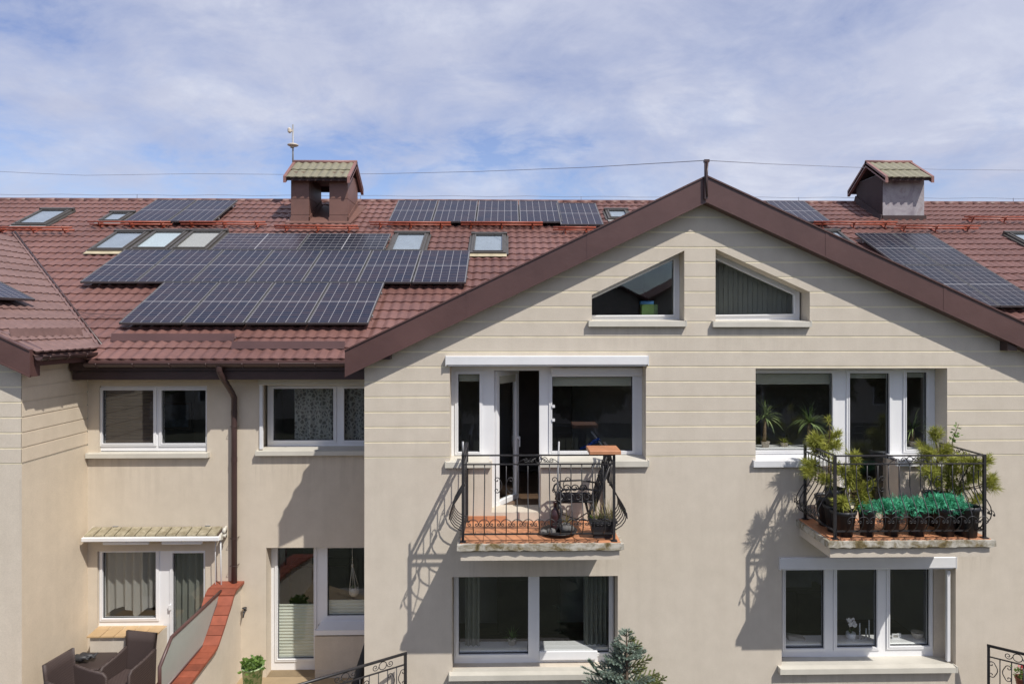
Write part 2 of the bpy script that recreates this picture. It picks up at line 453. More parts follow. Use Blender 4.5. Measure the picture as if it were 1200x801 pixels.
# ------------------------------------------------------------------ mesh helpers
class MB:
    """collects verts and faces; build() links them as ONE mesh object"""
    def __init__(self):
        self.v, self.f, self.m, self.s = [], [], [], []
    def add(self, vs, fs, mi=0, smooth=False):
        o = len(self.v)
        self.v += [Vector(p) for p in vs]
        for f in fs:
            self.f.append(tuple(i + o for i in f))
            self.m.append(mi)
            self.s.append(smooth)
        return self
    def quad(self, a, b, c, d, mi=0):
        return self.add([a, b, c, d], [(0, 1, 2, 3)], mi)
    def box(self, a, b, mi=0):
        x0, x1 = sorted((a[0], b[0])); y0, y1 = sorted((a[1], b[1])); z0, z1 = sorted((a[2], b[2]))
        return self.hexa([(x0, y0, z0), (x1, y0, z0), (x1, y1, z0), (x0, y1, z0), (x0, y0, z1), (x1, y0, z1), (x1, y1, z1), (x0, y1, z1)], mi)
    def hexa(self, p, mi=0):
        return self.add(p, [(0, 3, 2, 1), (4, 5, 6, 7), (0, 1, 5, 4), (1, 2, 6, 5), (2, 3, 7, 6), (3, 0, 4, 7)], mi)
    def bbox(self, a, b, r=0.01, mi=0):
        """box with chamfered edges"""
        x0, x1 = sorted((a[0], b[0])); y0, y1 = sorted((a[1], b[1])); z0, z1 = sorted((a[2], b[2]))
        r = min(r, (x1 - x0) * .45, (y1 - y0) * .45, (z1 - z0) * .45)
        vs = []
        for z, k in ((z0, 1), (z0 + r, 0), (z1 - r, 0), (z1, 1)):
            e = r if k else 0
            vs += [(x0 + r, y0 + e, z), (x1 - r, y0 + e, z), (x1 - e, y0 + r, z), (x1 - e, y1 - r, z),
                   (x1 - r, y1 - e, z), (x0 + r, y1 - e, z), (x0 + e, y1 - r, z), (x0 + e, y0 + r, z)]
        fs = [tuple(reversed(range(8))), tuple(range(24, 32))]
        for L in range(3):
            for i in range(8):
                j = (i + 1) % 8
                fs.append((L * 8 + i, L * 8 + j, L * 8 + 8 + j, L * 8 + 8 + i))
        return self.add(vs, fs, mi)
    def bar(self, p, q, w, h, mi=0, up=(0, 0, 1)):
        """rectangular bar from p to q, width w (sideways) and height h (along up)"""
        p, q, up = Vector(p), Vector(q), Vector(up)
        d = (q - p).normalized()
        s = d.cross(up).normalized() * (w / 2)
        u = s.normalized().cross(d).normalized() * (h / 2)
        return self.hexa([p - s - u, p + s - u, q + s - u, q - s - u, p - s + u, p + s + u, q + s + u, q - s + u], mi)
    def tube(self, pts, r, n=6, mi=0, cap=True, closed=False):
        pts = [Vector(p) for p in pts]
        k = len(pts)
        rs = r if isinstance(r, (list, tuple)) else [r] * k
        vs, fs = [], []
        ref = None
        for i, p in enumerate(pts):
            if closed:
                d = pts[(i + 1) % k] - pts[i - 1]
            else:
                d = pts[min(i + 1, k - 1)] - pts[max(i - 1, 0)]
            if d.length < 1e-9:
                d = Vector((0, 0, 1))
            d.normalize()
            if ref is None:
                ref = d.orthogonal().normalized()
            ref = (ref - d * ref.dot(d))
            ref = d.orthogonal().normalized() if ref.length < 1e-6 else ref.normalized()
            b = d.cross(ref)
            for j in range(n):
                a = 2 * math.pi * j / n
                vs.append(p + (ref * math.cos(a) + b * math.sin(a)) * rs[i])
        m_ = k if closed else k - 1
        for i in range(m_):
            i2 = (i + 1) % k
            for j in range(n):
                j2 = (j + 1) % n
                fs.append((i * n + j, i * n + j2, i2 * n + j2, i2 * n + j))
        if cap and not closed:
            fs.append(tuple(reversed(range(n))))
            fs.append(tuple(range((k - 1) * n, k * n)))
        return self.add(vs, fs, mi, n > 4)
    def lathe(self, c, prof, n=14, mi=0, sx=1.0, sy=1.0):
        vs, fs = [], []
        for r, z in prof:
            for j in range(n):
                a = 2 * math.pi * j / n
                vs.append((c[0] + r * sx * math.cos(a), c[1] + r * sy * math.sin(a), c[2] + z))
        for i in range(len(prof) - 1):
            for j in range(n):
                j2 = (j + 1) % n
                fs.append((i * n + j, i * n + j2, (i + 1) * n + j2, (i + 1) * n + j))
        return self.add(vs, fs, mi, True)
    def prism(self, poly, y0, y1, mi=0):
        """polygon in the XZ plane extruded from y0 (front) to y1"""
        n = len(poly)
        vs = [(x, y0, z) for x, z in poly] + [(x, y1, z) for x, z in poly]
        fs = [tuple(range(n)), tuple(reversed(range(n, 2 * n)))]
        for i in range(n):
            j = (i + 1) % n
            fs.append((i, i + n, j + n, j))
        return self.add(vs, fs, mi)
    def mesh(self, name, mats, off=Vector((0, 0, 0))):
        me = bpy.data.meshes.new(name)
        me.from_pydata([tuple(p - off) for p in self.v], [], self.f)
        for m_ in (mats if isinstance(mats, (list, tuple)) else [mats]):
            me.materials.append(m_)
        me.polygons.foreach_set("material_index", self.m)
        me.polygons.foreach_set("use_smooth", self.s)
        me.update()
        return me
    def build(self, name, mats, parent=None, off=None):
        if off is None:
            off = wloc(parent)
        o = bpy.data.objects.new(name, self.mesh(name, mats, off))
        COL.objects.link(o)
        if parent is not None:
            o.parent = parent
        return o
def wloc(o):
    v = Vector((0, 0, 0))
    while o is not None:
        v += o.location
        o = o.parent
    return v
def tag(o, label=None, cat=None, group=None, kind=None):
    for k, v in (("label", label), ("category", cat), ("group", group), ("kind", kind)):
        if v:
            o[k] = v
    return o
def thing(name, label, cat, loc=(0, 0, 0), group=None):
    o = bpy.data.objects.new(name, None)
    o.empty_display_size = 0.2
    COL.objects.link(o)
    o.location = loc
    return tag(o, label, cat, group)
def single(mb, name, mats, label, cat, base, group=None):
    """a thing that is one mesh, with its origin at its base"""
    base = Vector(base)
    o = mb.build(name, mats, None, base)
    o.location = base
    return tag(o, label, cat, group)
def clone(o, parent, loc):
    c = o.copy()
    COL.objects.link(c)
    c.parent = parent
    c.location = loc
    return c
def copy_tree(o, parent=None):
    c = o.copy()
    COL.objects.link(c)
    c.parent = parent
    for ch in list(o.children):
        copy_tree(ch, c)
    return c

def strips(polys, cuts=()):
    """even-odd polygon (x,z lists) cut into horizontal trapezoids (xl0,xr0,xl1,xr1,z0,z1)"""
    zs = sorted(set([round(p[1], 5) for q in polys for p in q] + [round(c, 5) for c in cuts]))
    out = []
    for a, b in zip(zs, zs[1:]):
        if b - a < 1e-4:
            continue
        mzz = 0.5 * (a + b)
        xs = []
        for q in polys:
            for i in range(len(q)):
                (x0, z0), (x1, z1) = q[i], q[(i + 1) % len(q)]
                if (z0 - mzz) * (z1 - mzz) < 0:
                    f = lambda z: x0 + (x1 - x0) * (z - z0) / (z1 - z0)
                    xs.append((f(mzz), f(a), f(b)))
        xs.sort()
        for l, r in zip(xs[0::2], xs[1::2]):
            if r[0] - l[0] > 1e-4:
                out.append((l[1], r[1], l[2], r[2], a, b))
    return out
def clip_poly_z(poly, lo, hi):
    def half(p, keep, zc):
        out = []
        for i in range(len(p)):
            a, b = p[i], p[(i + 1) % len(p)]
            ka, kb = keep(a[1]), keep(b[1])
            if ka:
                out.append(a)
            if ka != kb:
                t_ = (zc - a[1]) / (b[1] - a[1])
                out.append((a[0] + (b[0] - a[0]) * t_, zc))
        return out
    return half(half(poly, lambda z: z >= lo, lo), lambda z: z <= hi, hi)
# ------------------------------------------------------------------ main dimensions (metres)
YF, YR, YL = 0.0, 1.5, -0.04                 # gable front, recessed front, left wing front
XG = at(427, 600, YF).x                     # left corner of the gable front
XA = at(828, 207, -0.2).x                   # gable apex
ZA = at(828, 207, -0.2).z
ql, qr = at(404, 411, -.2), at(1200, 378.5, -.2)
GSL, GSR = (ZA - ql.z) / (XA - ql.x), (ZA - qr.z) / (qr.x - XA)   # pitch of the two gable slopes
GS = 0.47
XGR = 2 * XA - XG
XS = at(25.5, 500, YL).x                    # side wall of the left wing
XLF, ZLF = at(35, 425, YL - .2).x, at(35, 411, YL - .2).z
XLE, ZLE = XLF + .04, ZLF - .03             # eave of the left wing
BZ0, BST, BGAP = 3.888, 0.2195, 0.024       # render bands
PIT = R(27.0)
TP, CP, SP = math.tan(PIT), math.cos(PIT), math.sin(PIT)
EO = Vector((0, 1.0, at(300, 421.5, 1.0).z))                # main eave
AX, AV, AN = Vector((1, 0, 0)), Vector((0, CP, SP)), Vector((0, -SP, CP))
rp = on_plane(600, 237, EO, AN)
SR = (rp - EO).dot(AV)                      # slope length up to the ridge
RIDGE = EO + AV * SR
def roof_xs(px, py, off=0.0):
    p = on_plane(px, py, EO + AN * off, AN)
    return p.x, (p - EO).dot(AV)
def roof_pt(x, s, off=0.0):
    return EO + AX * x + AV * s + AN * off
def zmain(y):
    return EO.z + (y - EO.y) * TP
def zgable(x):
    return ZA - 0.02 - (GSL if x < XA else GSR) * abs(x - XA)
def zleft(x):
    return ZLE + TP * (XLE - x)
def yvalley(x):
    return EO.y + (zleft(x) - EO.z) / TP

ZT = -0.055                                 # level of the terraces
house = thing("terraced_house", "cream rendered house with the complete front gable and a brown tiled roof behind it", "house", (2.0, 0.0, -1.0))
left_house = thing("terraced_house", "neighbouring cream house at the picture edge whose side wall closes the courtyard", "house", (-9.0, -0.3, -1.0))

# ------------------------------------------------------------------ openings of the gable front, in the facade plane
def P(px, py, y=YF):
    p = at(px, py, y)
    return (p.x, p.z)
def PR(x0, y0, x1, y1, y=YF):
    a, b, c, d = rect(x0, y0, x1, y1, y)
    return [(a, c), (b, c), (b, d), (a, d)]
O1 = [P(693.5, 376), P(802, 376), P(802, 293.5), P(693.5, 345.5)]
O2 = [P(838.5, 378), P(949, 378), P(949, 342), P(838.5, 291.5)]
a = rect(527, 429, 757, 543, YF); dz = P(600, 600)[1]
d0, d1 = P(576, 600)[0], P(634, 600)[0]
O3 = [(a[0], a[2]), (d0, a[2]), (d0, dz), (d1, dz), (d1, a[2]), (a[1], a[2]), (a[1], a[3]), (a[0], a[3])]
a = rect(885.5, 431.5, 1110, 542, YF); dz4 = P(1020, 598)[1]
d0, d1 = P(984, 598)[0], P(1053, 598)[0]
O4 = [(a[0], a[2]), (d0, a[2]), (d0, dz4), (d1, dz4), (d1, a[2]), (a[1], a[2]), (a[1], a[3]), (a[0], a[3])]
O5 = PR(529.5, 675, 724, 787)
O6 = PR(916, 660, 1120, 780)
HOLES = [O1, O2, O3, O4, O5, O6]
gable_poly = [(XG, -1.0), (XGR, -1.0), (XGR, zgable(XGR) - 0.1), (XA, ZA - 0.15), (XG, zgable(XG) - 0.1)]
bands = [BZ0 + BST * k for k in range(0, 20)]
cuts = bands + [b + BGAP for b in bands]
allst = strips([gable_poly] + HOLES, cuts)

def reveals(mb, poly, y0, y1, mi=0):
    n = len(poly)
    for i in range(n):
        (x0, z0), (x1, z1) = poly[i], poly[(i + 1) % n]
        mb.quad((x0, y0, z0), (x1, y0, z1), (x1, y1, z1), (x0, y1, z0), mi)
def runs(pcs):
    """pieces of one band that touch each other"""
    out = []
    for p in sorted(pcs, key=lambda p: min(p[0], p[2])):
        a, b = min(p[0], p[2]), max(p[1], p[3])
        for g in out:
            if a <= g[1] + 1e-3:
                g[0].append(p); g[1] = max(g[1], b)
                break
        else:
            out.append([[p], b])
    return [g[0] for g in out]
mb = MB()
for xl0, xr0, xl1, xr1, z0, z1 in allst:
    if z1 <= BZ0 + 1e-3:
        mb.quad((xl0, 0, z0), (xr0, 0, z0), (xr1, 0, z1), (xl1, 0, z1))
    else:
        mb.quad((xl0, .005, z0), (xr0, .005, z0), (xr1, .005, z1), (xl1, .005, z1), 1)
for h in HOLES:
    reveals(mb, h, 0.004, 0.42)
mb.quad((XG, 0, -1), (XG, YR, -1), (XG, YR, zgable(XG)), (XG, 0, zgable(XG)))      # return wall into the courtyard
mb.quad((XGR, 0, -1), (XGR, YR + 4, -1), (XGR, YR + 4, 5.4), (XGR, 0, 5.4))
gwall = mb.build("wall", [M["wall"], M["groove"]], house)
for b in bands:
    pcs = [s for s in allst if s[4] >= b + BGAP - 1e-3 and s[5] <= b + BST + 1e-3]
    if not pcs:
        continue
    for grp in runs(pcs):
      mb = MB()
      for xl0, xr0, xl1, xr1, z0, z1 in grp:
        mb.hexa([(xl0, 0, z0), (xr0, 0, z0), (xr0, .0045, z0), (xl0, .0045, z0), (xl1, 0, z1), (xr1, 0, z1), (xr1, .0045, z1), (xl1, .0045, z1)])
      mb.build("render_band", M["wall"], gwall)

# ------------------------------------------------------------------ courtyard (recessed) front
W7o = PR(116, 452, 242.5, 532, YR)
W8o = PR(304, 448, 440, 529.5, YR)
W9o = [P(114, 645, YR), P(240, 645, YR)]
x0, x1 = P(114, 690, YR)[0], P(240.5, 690, YR)[0]
xm = P(190, 690, YR)[0]
zt, zb9 = P(180, 645, YR)[1], P(150, 733.5, YR)[1]
W9o = [(x0, zb9), (xm, zb9), (xm, ZT + .01), (x1, ZT + .01), (x1, zt), (x0, zt)]
x0b, x1b, xmb = P(312, 700, YR)[0], XG - 0.02, P(369, 700, YR)[0]
ztb, zbb = P(380, 641, YR)[1], P(400, 741, YR)[1]
W10o = [(x0b, ZT), (xmb, ZT), (xmb, zbb), (x1b, zbb), (x1b, ztb), (x0b, ztb)]
W8o = [(W8o[0][0], W8o[0][1]), (XG - 0.01, W8o[0][1]), (XG - 0.01, W8o[2][1]), (W8o[0][0], W8o[2][1])]
rec_poly = [(XS, -1.0), (XG, -1.0), (XG, 5.3), (XS, 5.3)]
RH = [W7o, W8o, W9o, W10o]
mb = MB()
for xl0, xr0, xl1, xr1, z0, z1 in strips([rec_poly] + RH):
    mb.quad((xl0, YR, z0), (xr0, YR, z0), (xr1, YR, z1), (xl1, YR, z1))
for h in RH:
    reveals(mb, h, YR + .003, YR + .36)
rwall = mb.build("wall", M["wall_cream"], house)
mb = MB()
mb.box((XGR + .004, YR, -1.0), (19.0, YR + .3, 5.15))
mb.build("wall", M["wall_cream"], house)
# ------------------------------------------------------------------ left wing walls
fr = P(25.5, 433, YL)
lw_poly = [(-15.5, -1), (XS, -1), (XS, fr[1] + 0.1), (XS - 4.5, fr[1] + 0.1 + 4.5 * GS), (-15.5, fr[1] + 0.1)]
cutsL, bandsL = [c - .06 for c in cuts], [b - .06 for b in bands]
lst = strips([lw_poly], cutsL)
side_poly = [(YL, -1), (YR, -1), (YR, 5.25), (YL, 5.25)]
sst = strips([side_poly], cutsL)
mb = MB()
for xl0, xr0, xl1, xr1, z0, z1 in lst:
    g = z1 > BZ0 - .06 + 1e-3
    e = .005 if g else 0
    mb.quad((xl0, YL + e, z0), (xr0, YL + e, z0), (xr1, YL + e, z1), (xl1, YL + e, z1), 1 if g else 0)
for xl0, xr0, xl1, xr1, z0, z1 in sst:
    g = z1 > BZ0 - .06 + 1e-3
    e = .009 if g else 0
    mb.quad((XS - e, xl0, z0), (XS - e, xr0, z0), (XS - e, xr1, z1), (XS - e, xl1, z1), 2)
lwall = mb.build("wall", [M["wall"], M["groove"], M["wall_warm"]], left_house)
for b in bandsL:
    for st, side in ((lst, 0), (sst, 1)):
        pcs = [s for s in st if s[4] >= b + BGAP - 1e-3 and s[5] <= b + BST + 1e-3]
        if not pcs:
            continue
        mb = MB()
        for xl0, xr0, xl1, xr1, z0, z1 in pcs:
            if side:
                mb.hexa([(XS - .0085, xl0, z0), (XS - .001, xl0, z0), (XS - .001, xr0, z0), (XS - .0085, xr0, z0), (XS - .0085, xl1, z1), (XS - .001, xl1, z1), (XS - .001, xr1, z1), (XS - .0085, xr1, z1)])
            else:
                mb.hexa([(xl0, YL, z0), (xr0 - .003, YL, z0), (xr0 - .003, YL + .0045, z0), (xl0, YL + .0045, z0), (xl1, YL, z1), (xr1 - .003, YL, z1), (xr1 - .003, YL + .0045, z1), (xl1, YL + .0045, z1)])
        mb.build("render_band", M["wall_warm"] if side else M["wall"], lwall)

# ------------------------------------------------------------------ rooms behind the windows
def room(x0, x1, y0, y1, z0, z1, parent):
    mb = MB()
    c = [(x0, y0, z0), (x1, y0, z0), (x1, y1, z0), (x0, y1, z0), (x0, y0, z1), (x1, y0, z1), (x1, y1, z1), (x0, y1, z1)]
    mb.add(c, [(4, 7, 6, 5), (1, 5, 6, 2), (2, 6, 7, 3), (3, 7, 4, 0)])
    mb.add(c, [(0, 1, 2, 3)], 1)
    mb.build("interior", [M["room"], M["roomfloor"]], parent)
room(XG + .05, 2.70, 0.41, 3.6, dz - 0.02, 5.45, house)
room(2.76, XGR - .05, 0.41, 3.6, dz4 - 0.02, 5.45, house)
room(XG + .05, 2.70, 0.41, 3.6, -0.1, 2.45, house)
room(2.76, XGR - .05, 0.41, 3.6, -0.1, 2.45, house)
room(1.25, 2.70, 0.41, 3.6, 5.5, 6.85, house)
room(2.76, 4.4, 0.41, 3.6, 5.5, 6.85, house)
room(XS + .02, -4.55, YR + .35, 5.3, 2.75, 5.15, house)
room(-4.50, XG - .002, YR + .35, 5.3, 2.75, 5.15, house)
room(XS + .02, -4.62, YR + .35, 5.3, ZT, 2.45, house)
room(-4.56, XG - .002, YR + .35, 5.3, ZT - .01, 2.45, house)

# ------------------------------------------------------------------ roof
roof = MB()
roof.quad(roof_pt(-18, 0, -.035), roof_pt(19, 0, -.035), roof_pt(19, SR, -.035), roof_pt(-18, SR, -.035))
roof.quad(roof_pt(-18, SR, -.035), roof_pt(19, SR, -.035), (19, RIDGE.y + 6, RIDGE.z - 6 * TP), (-18, RIDGE.y + 6, RIDGE.z - 6 * TP))
yb = EO.y + (ZA - EO.z) / TP
for sx in (-1, 1):
    xe = XA + sx * (XA + 2.32)
    ze = zgable(xe)
    ye = EO.y + (ze - EO.z) / TP
    roof.quad((XA, -.16, ZA - .06), (xe, -.16, ze - .06), (xe, ye, ze - .06), (XA, yb, ZA - .06))
roofo = roof.build("roof", M["tile"], house)
CU, CV = 0.183, 0.35
def cell_geo(nu=6, st=0.023, amp=0.030):
    """one pressed tile: wave across, raised front edge; returns verts as (u, v, h), faces, smooth flags"""
    us = [i / nu for i in range(nu + 1)]
    wv = [amp * (0.5 - 0.5 * math.cos(2 * math.pi * u)) for u in us]
    sc = [0.030 * (0.5 - 0.5 * math.cos(2 * math.pi * u)) for u in us]
    n = nu + 1
    vs = [(u * CU, -sc[i], wv[i] - 0.004) for i, u in enumerate(us)] + [(u * CU, -sc[i], wv[i] + st) for i, u in enumerate(us)]
    vs += [(u * CU, -sc[i], wv[i] + st) for i, u in enumerate(us)] + [(u * CU, CV, wv[i]) for i, u in enumerate(us)]
    fs = [(i, i + 1, n + i + 1, n + i) for i in range(nu)] + [(2 * n + i, 2 * n + i + 1, 3 * n + i + 1, 3 * n + i) for i in range(nu)]
    return vs, fs, [False] * nu + [True] * nu
CV_, CF_, CS_ = cell_geo()
def add_cell(mb, o, ax, av, an):
    k = len(mb.v)
    mb.v += [o + ax * u + av * v + an * h for u, v, h in CV_]
    mb.f += [tuple(i + k for i in f) for f in CF_]
    mb.m += [0] * len(CF_)
    mb.s += CS_
tile_me = bpy.data.meshes.new("roof_tile")
tile_me.from_pydata(CV_, [], CF_)
tile_me.polygons.foreach_set("use_smooth", CS_)
tile_me.materials.append(M["tile"])
tile_left_me = tile_me.copy()
tile_left_me.materials.clear()
tile_left_me.materials.append(M["tile_left"])
def tile_obj(me, parent, o, ax, av, an):
    ob = bpy.data.objects.new("roof_tile", me)
    COL.objects.link(ob)
    ob.parent = parent
    ob.rotation_euler = Matrix((ax, av, an)).transposed().to_euler()
    ob.location = o - wloc(parent)

# solar panels, measured on the roof plane (x, s, width, length, columns, rows)
KS = (EO.y + 10) / 10.55
POFF = 0.17
PST = (roof_xs(433, 378, POFF)[0] - roof_xs(139, 378, POFF)[0]) / 4
PW, PL = PST - 0.022, roof_xs(290, 330.5, POFF)[1] - roof_xs(290, 378.5, POFF)[1] - 0.022
PANELS = []
def row(px, py, n, step, w_=PW, l_=PL, kind="a", labels=None, group=None):
    x, s = roof_xs(px, py, POFF)
    for i in range(n):
        PANELS.append((x + i * step, s, w_, l_, kind, labels[i], group))
    return s
ORD = ["first", "second", "third", "fourth", "fifth", "sixth", "seventh"]
s_b = row(139, 378, 4, PST, labels=[f"{o} panel from the left in the bottom row of four above the eaves" for o in
    ("first", "second", "third")] + ["last panel on the right of the bottom row of four above the eaves"], group="solar panels in the bottom row")
s_m = row(92, 331, 7, PST, labels=[f"{ORD[i]} panel from the left in the long middle row of seven" for i in range(7)], group="solar panels in the long middle row")
for i in range(7):
    p = PANELS[4 + i]
    PANELS[4 + i] = (p[0], PANELS[0][1] + PL + 0.022, *p[2:])
xl, sl = roof_xs(247, 292, POFF)
sl = PANELS[4][1] + PL + 0.022
for i in range(2):
    PANELS.append((xl + i * 1.80 * KS, sl, 1.775 * KS, 1.0 * KS, "l" if i == 0 else "ld", ["purplish panel laid sideways beside the skylight with the beige blind", "darker panel laid sideways below the open two-pillar chimney"][i], "solar panels laid sideways"))
row(144.5, 258.6, 2, PST * 1.01, labels=["left one of the two panels at the ridge left of the open chimney", "right one of the two panels at the ridge left of the open chimney"], group="pair of solar panels at the ridge")
row(455, 259, 4, PST, labels=[f"{ORD[i]} panel from the left in the ridge row of four right of the open chimney" for i in range(4)], group="row of four solar panels at the ridge")
row(657, 262.6, 1, 1, labels=["single panel set slightly lower at the end of the ridge row, touching the gable edge"])
x, s = roof_xs(974, 259.5, POFF)
PANELS.append((x - PW, s, PW, PL, "a", "single ridge panel half hidden behind the gable, left of the grey chimney", None))
xr, st_ = roof_xs(1046, 273, POFF)
_, sb_ = roof_xs(1181, 358, POFF)
lr = (st_ - sb_) / 2 - 0.012
for i, (xx, nm) in enumerate(((xr - 0.86 * KS, "left column against the gable"), (xr, "right column"))):
    for j in range(2):
        PANELS.append((xx, sb_ + j * (lr + 0.016), 0.845 * KS, lr, "r", f"{'lower' if j == 0 else 'upper'} panel of the {nm} in the array right of the gable", "solar panels right of the gable"))
def under_panel(x, s, m_=0.0):
    return any(p[0] + m_ < x < p[0] + p[2] - m_ and p[1] + m_ < s < p[1] + p[3] - m_ for p in PANELS)

mbs = MB()
cand = []
NV = int(SR / CV)
CVR = SR / NV                                   # rows fit the slope
for j in range(NV):
    for i in range(-98, 104):
        x, s = i * CU, j * CVR
        p = roof_pt(x, s)
        if p.x < XLE + 0.3 and p.z < zleft(p.x + CU) - 0.17:
            continue
        if abs(p.x - XA) < XA + 2.32 and zgable(p.x + CU / 2) > p.z + 0.25:
            continue
        qx, qy, qd = proj(roof_pt(x + CU / 2, s + CV / 2))
        if qx < -260 or qx > 1460:
            continue
        cx = x + CU / 2
        vis = 0 < qx < 1200 and not under_panel(cx, s + .1, 0.1)
        if vis:
            fy = 207 + abs(qx - 828) * (0.481 if qx < 828 else 0.519)
            vis = qx < 404 or qy < fy - 2
        cand.append((qd if vis else 1e3 + qd, x, s))
cand.sort()
for k, (d, x, s) in enumerate(cand):
    if k < 299:
        tile_obj(tile_me, roofo, roof_pt(x, s), AX, AV, AN)
    else:
        add_cell(mbs, roof_pt(x, s), AX, AV, AN)
# gable roof slopes (their outer sides face away from the street)
for sx in (-1, 1):
    g = math.atan(GSL if sx < 0 else GSR)
    ax = Vector((0, -sx, 0)) if sx < 0 else Vector((0, 1, 0))
    ax = Vector((0, 1, 0)) if sx > 0 else Vector((0, -1, 0))
    av = Vector((-sx * math.cos(g), 0, math.sin(g)))
    an = Vector((sx * math.sin(g), 0, math.cos(g)))
    xe = XA + sx * (XA + 2.32)
    e0 = Vector((xe, -.15, zgable(xe) - .03))
    L = abs(xe - XA) / math.cos(g)
    for j in range(int(L / CV)):
        for i in range(0, 44):
            o = e0 + Vector((0, i * CU + (0 if sx > 0 else CU), 0)) + av * (j * CV)
            if zmain(o.y) > o.z + 0.12:
                continue
            add_cell(mbs, o, ax, av, an)
tag(mbs.build("tile_field", M["tile"], roofo), kind="stuff")
# ridge capping
mb = MB()
x = -18.0
while x < 19:
    pts = [(x, RIDGE.y, RIDGE.z - .01), (x + .40, RIDGE.y, RIDGE.z - .002)]
    mb.tube(pts, [0.085, 0.078], 8)
    x += 0.39
mb.build("ridge_cap", M["tile"], roofo)

# left wing roof
mb = MB()
xr_ = XS - 4.6
mb.quad((XLE, YL - .15, ZLE - .04), (XLE, yvalley(XLE), ZLE - .04), (xr_, yvalley(xr_), zleft(xr_) - .04), (xr_, YL - .15, zleft(xr_) - .04))
mb.quad((xr_, YL - .15, zleft(xr_) - .04), (xr_, yvalley(xr_), zleft(xr_) - .04), (xr_ - 4.6, yvalley(XLE), ZLE), (xr_ - 4.6, YL - .15, ZLE))
lroof = mb.build("roof", M["tile_left"], left_house)
LAX, LAV, LAN = Vector((0, 1, 0)), Vector((-CP, 0, SP)), Vector((SP, 0, CP))
mbs = MB()
LL = (XLE - xr_) / CP
cand = []
for j in range(int(LL / CV)):
    for i in range(-3, 34):
        o = Vector((XLE, YL + .4 + i * CU, ZLE)) + LAV * (j * CV)
        if o.y > yvalley(o.x - CV * CP / 2) + .06 or o.y < YL - .17:
            continue
        qx, qy, qd = proj(o + LAV * .17)
        cand.append((qd if qx > -5 else 100 + qd, o))
cand.sort(key=lambda c: c[0])
for d, o in cand:
    if d < 100:
        tile_obj(tile_left_me, lroof, o, LAX, LAV, LAN)
    else:
        add_cell(mbs, o, LAX, LAV, LAN)
if mbs.v:
    tag(mbs.build("tile_field", M["tile_left"], lroof), kind="stuff")
# valley: dark gutter line with the folded edge of the left roof beside it
mb = MB()
va = Vector((XLE - .02, yvalley(XLE - .02), zleft(XLE) + .02))
vb = Vector((xr_, yvalley(xr_), zleft(xr_) + .03))
mb.bar(va + Vector((0, 0, .03)), vb + Vector((0, 0, .03)), .035, .012)
mb.tube([va + Vector((.035, .035, .035)), vb + Vector((.035, .035, .035))], .022, 6, 1)
mb.build("valley_gutter", [M["tile_left"], M["brown_dark"]], lroof)

# snow strips pressed into the sheet
def strip(parent, p0, p1, up, nrm, m_):
    mb = MB()
    mb.bar(p0 + nrm * .075, p1 + nrm * .075, .012, .13, 0, (nrm + up * 0.9).normalized())
    mb.bar(p0 + nrm * .03 + up * .07, p1 + nrm * .03 + up * .07, .10, .01, 0, nrm)
    mb.build("snow_stop_strip", m_, parent)
for (xa, xb, py) in ((131, 275, 398), (272, 404, 407)):
    x0, s0 = roof_xs(xa, py, .03)
    x1, _ = roof_xs(xb, py, .03)
    strip(roofo, roof_pt(x0, s0), roof_pt(x1, s0), AV, AN, M["brown"])
strip(lroof, Vector((XLE - .42, YL - .1, zleft(XLE - .42))), Vector((XLE - .42, yvalley(XLE - .42) - .25, zleft(XLE - .42))), LAV, LAN, M["tile_left"])

# ------------------------------------------------------------------ verge boards, gutters, pipes
FH = 0.365
def fascia(parent, x0, x1, z1f, y0, y1, name="verge_board"):
    mb = MB()
    p = [(x0, z1f(x0) - FH), (x1, z1f(x1) - FH), (x1, z1f(x1)), (x0, z1f(x0))]
    mb.prism(p if x1 > x0 else [p[1], p[0], p[3], p[2]], y0, y1)
    t = [(x0, z1f(x0)), (x1, z1f(x1)), (x1, z1f(x1) + .022), (x0, z1f(x0) + .022)]
    mb.prism(t if x1 > x0 else [t[1], t[0], t[3], t[2]], y0 - .018, y1 + .09)
    b = [(x0, z1f(x0) - FH - .008), (x1, z1f(x1) - FH - .008), (x1, z1f(x1) - FH + .012), (x0, z1f(x0) - FH + .012)]
    mb.prism(b if x1 > x0 else [b[1], b[0], b[3], b[2]], y0 - .010, y0 + .03)
    # overlapping joints of the folded sheet
    n = int(abs(x1 - x0) / 2.0)
    for k in range(1, n + 1):
        xx = x0 + (x1 - x0) * k / (n + 1)
        mb.prism([(xx, z1f(xx) - FH + .002), (xx + .05, z1f(xx + .05) - FH + .002), (xx + .05, z1f(xx + .05)), (xx, z1f(xx))], y0 - .004, y0 + .01)
    mb.build(name, M["brown"], parent)
zt_f = lambda x: ZA - (GSL if x < XA else GSR) * abs(x - XA)
XFL = at(404, 420, -.2).x
fascia(house, XA, XFL, zt_f, -.20, .008)
fascia(house, XA, 2 * XA - XFL, zt_f, -.199, .008)
zl_f = lambda x: ZLF + GS * (XLF - x)
fascia(left_house, XS - 4.5, XLF, zl_f, YL - .2, YL + .008)
for px, py in ((452, 416), (1184, 406)):
    p = at(px, py, -.12)
    mb = MB(); mb.box((p.x - .07, -.16, p.z - .06), (p.x + .07, .02, p.z + .14)); mb.build("purlin_end", M["brown_dark"], house)
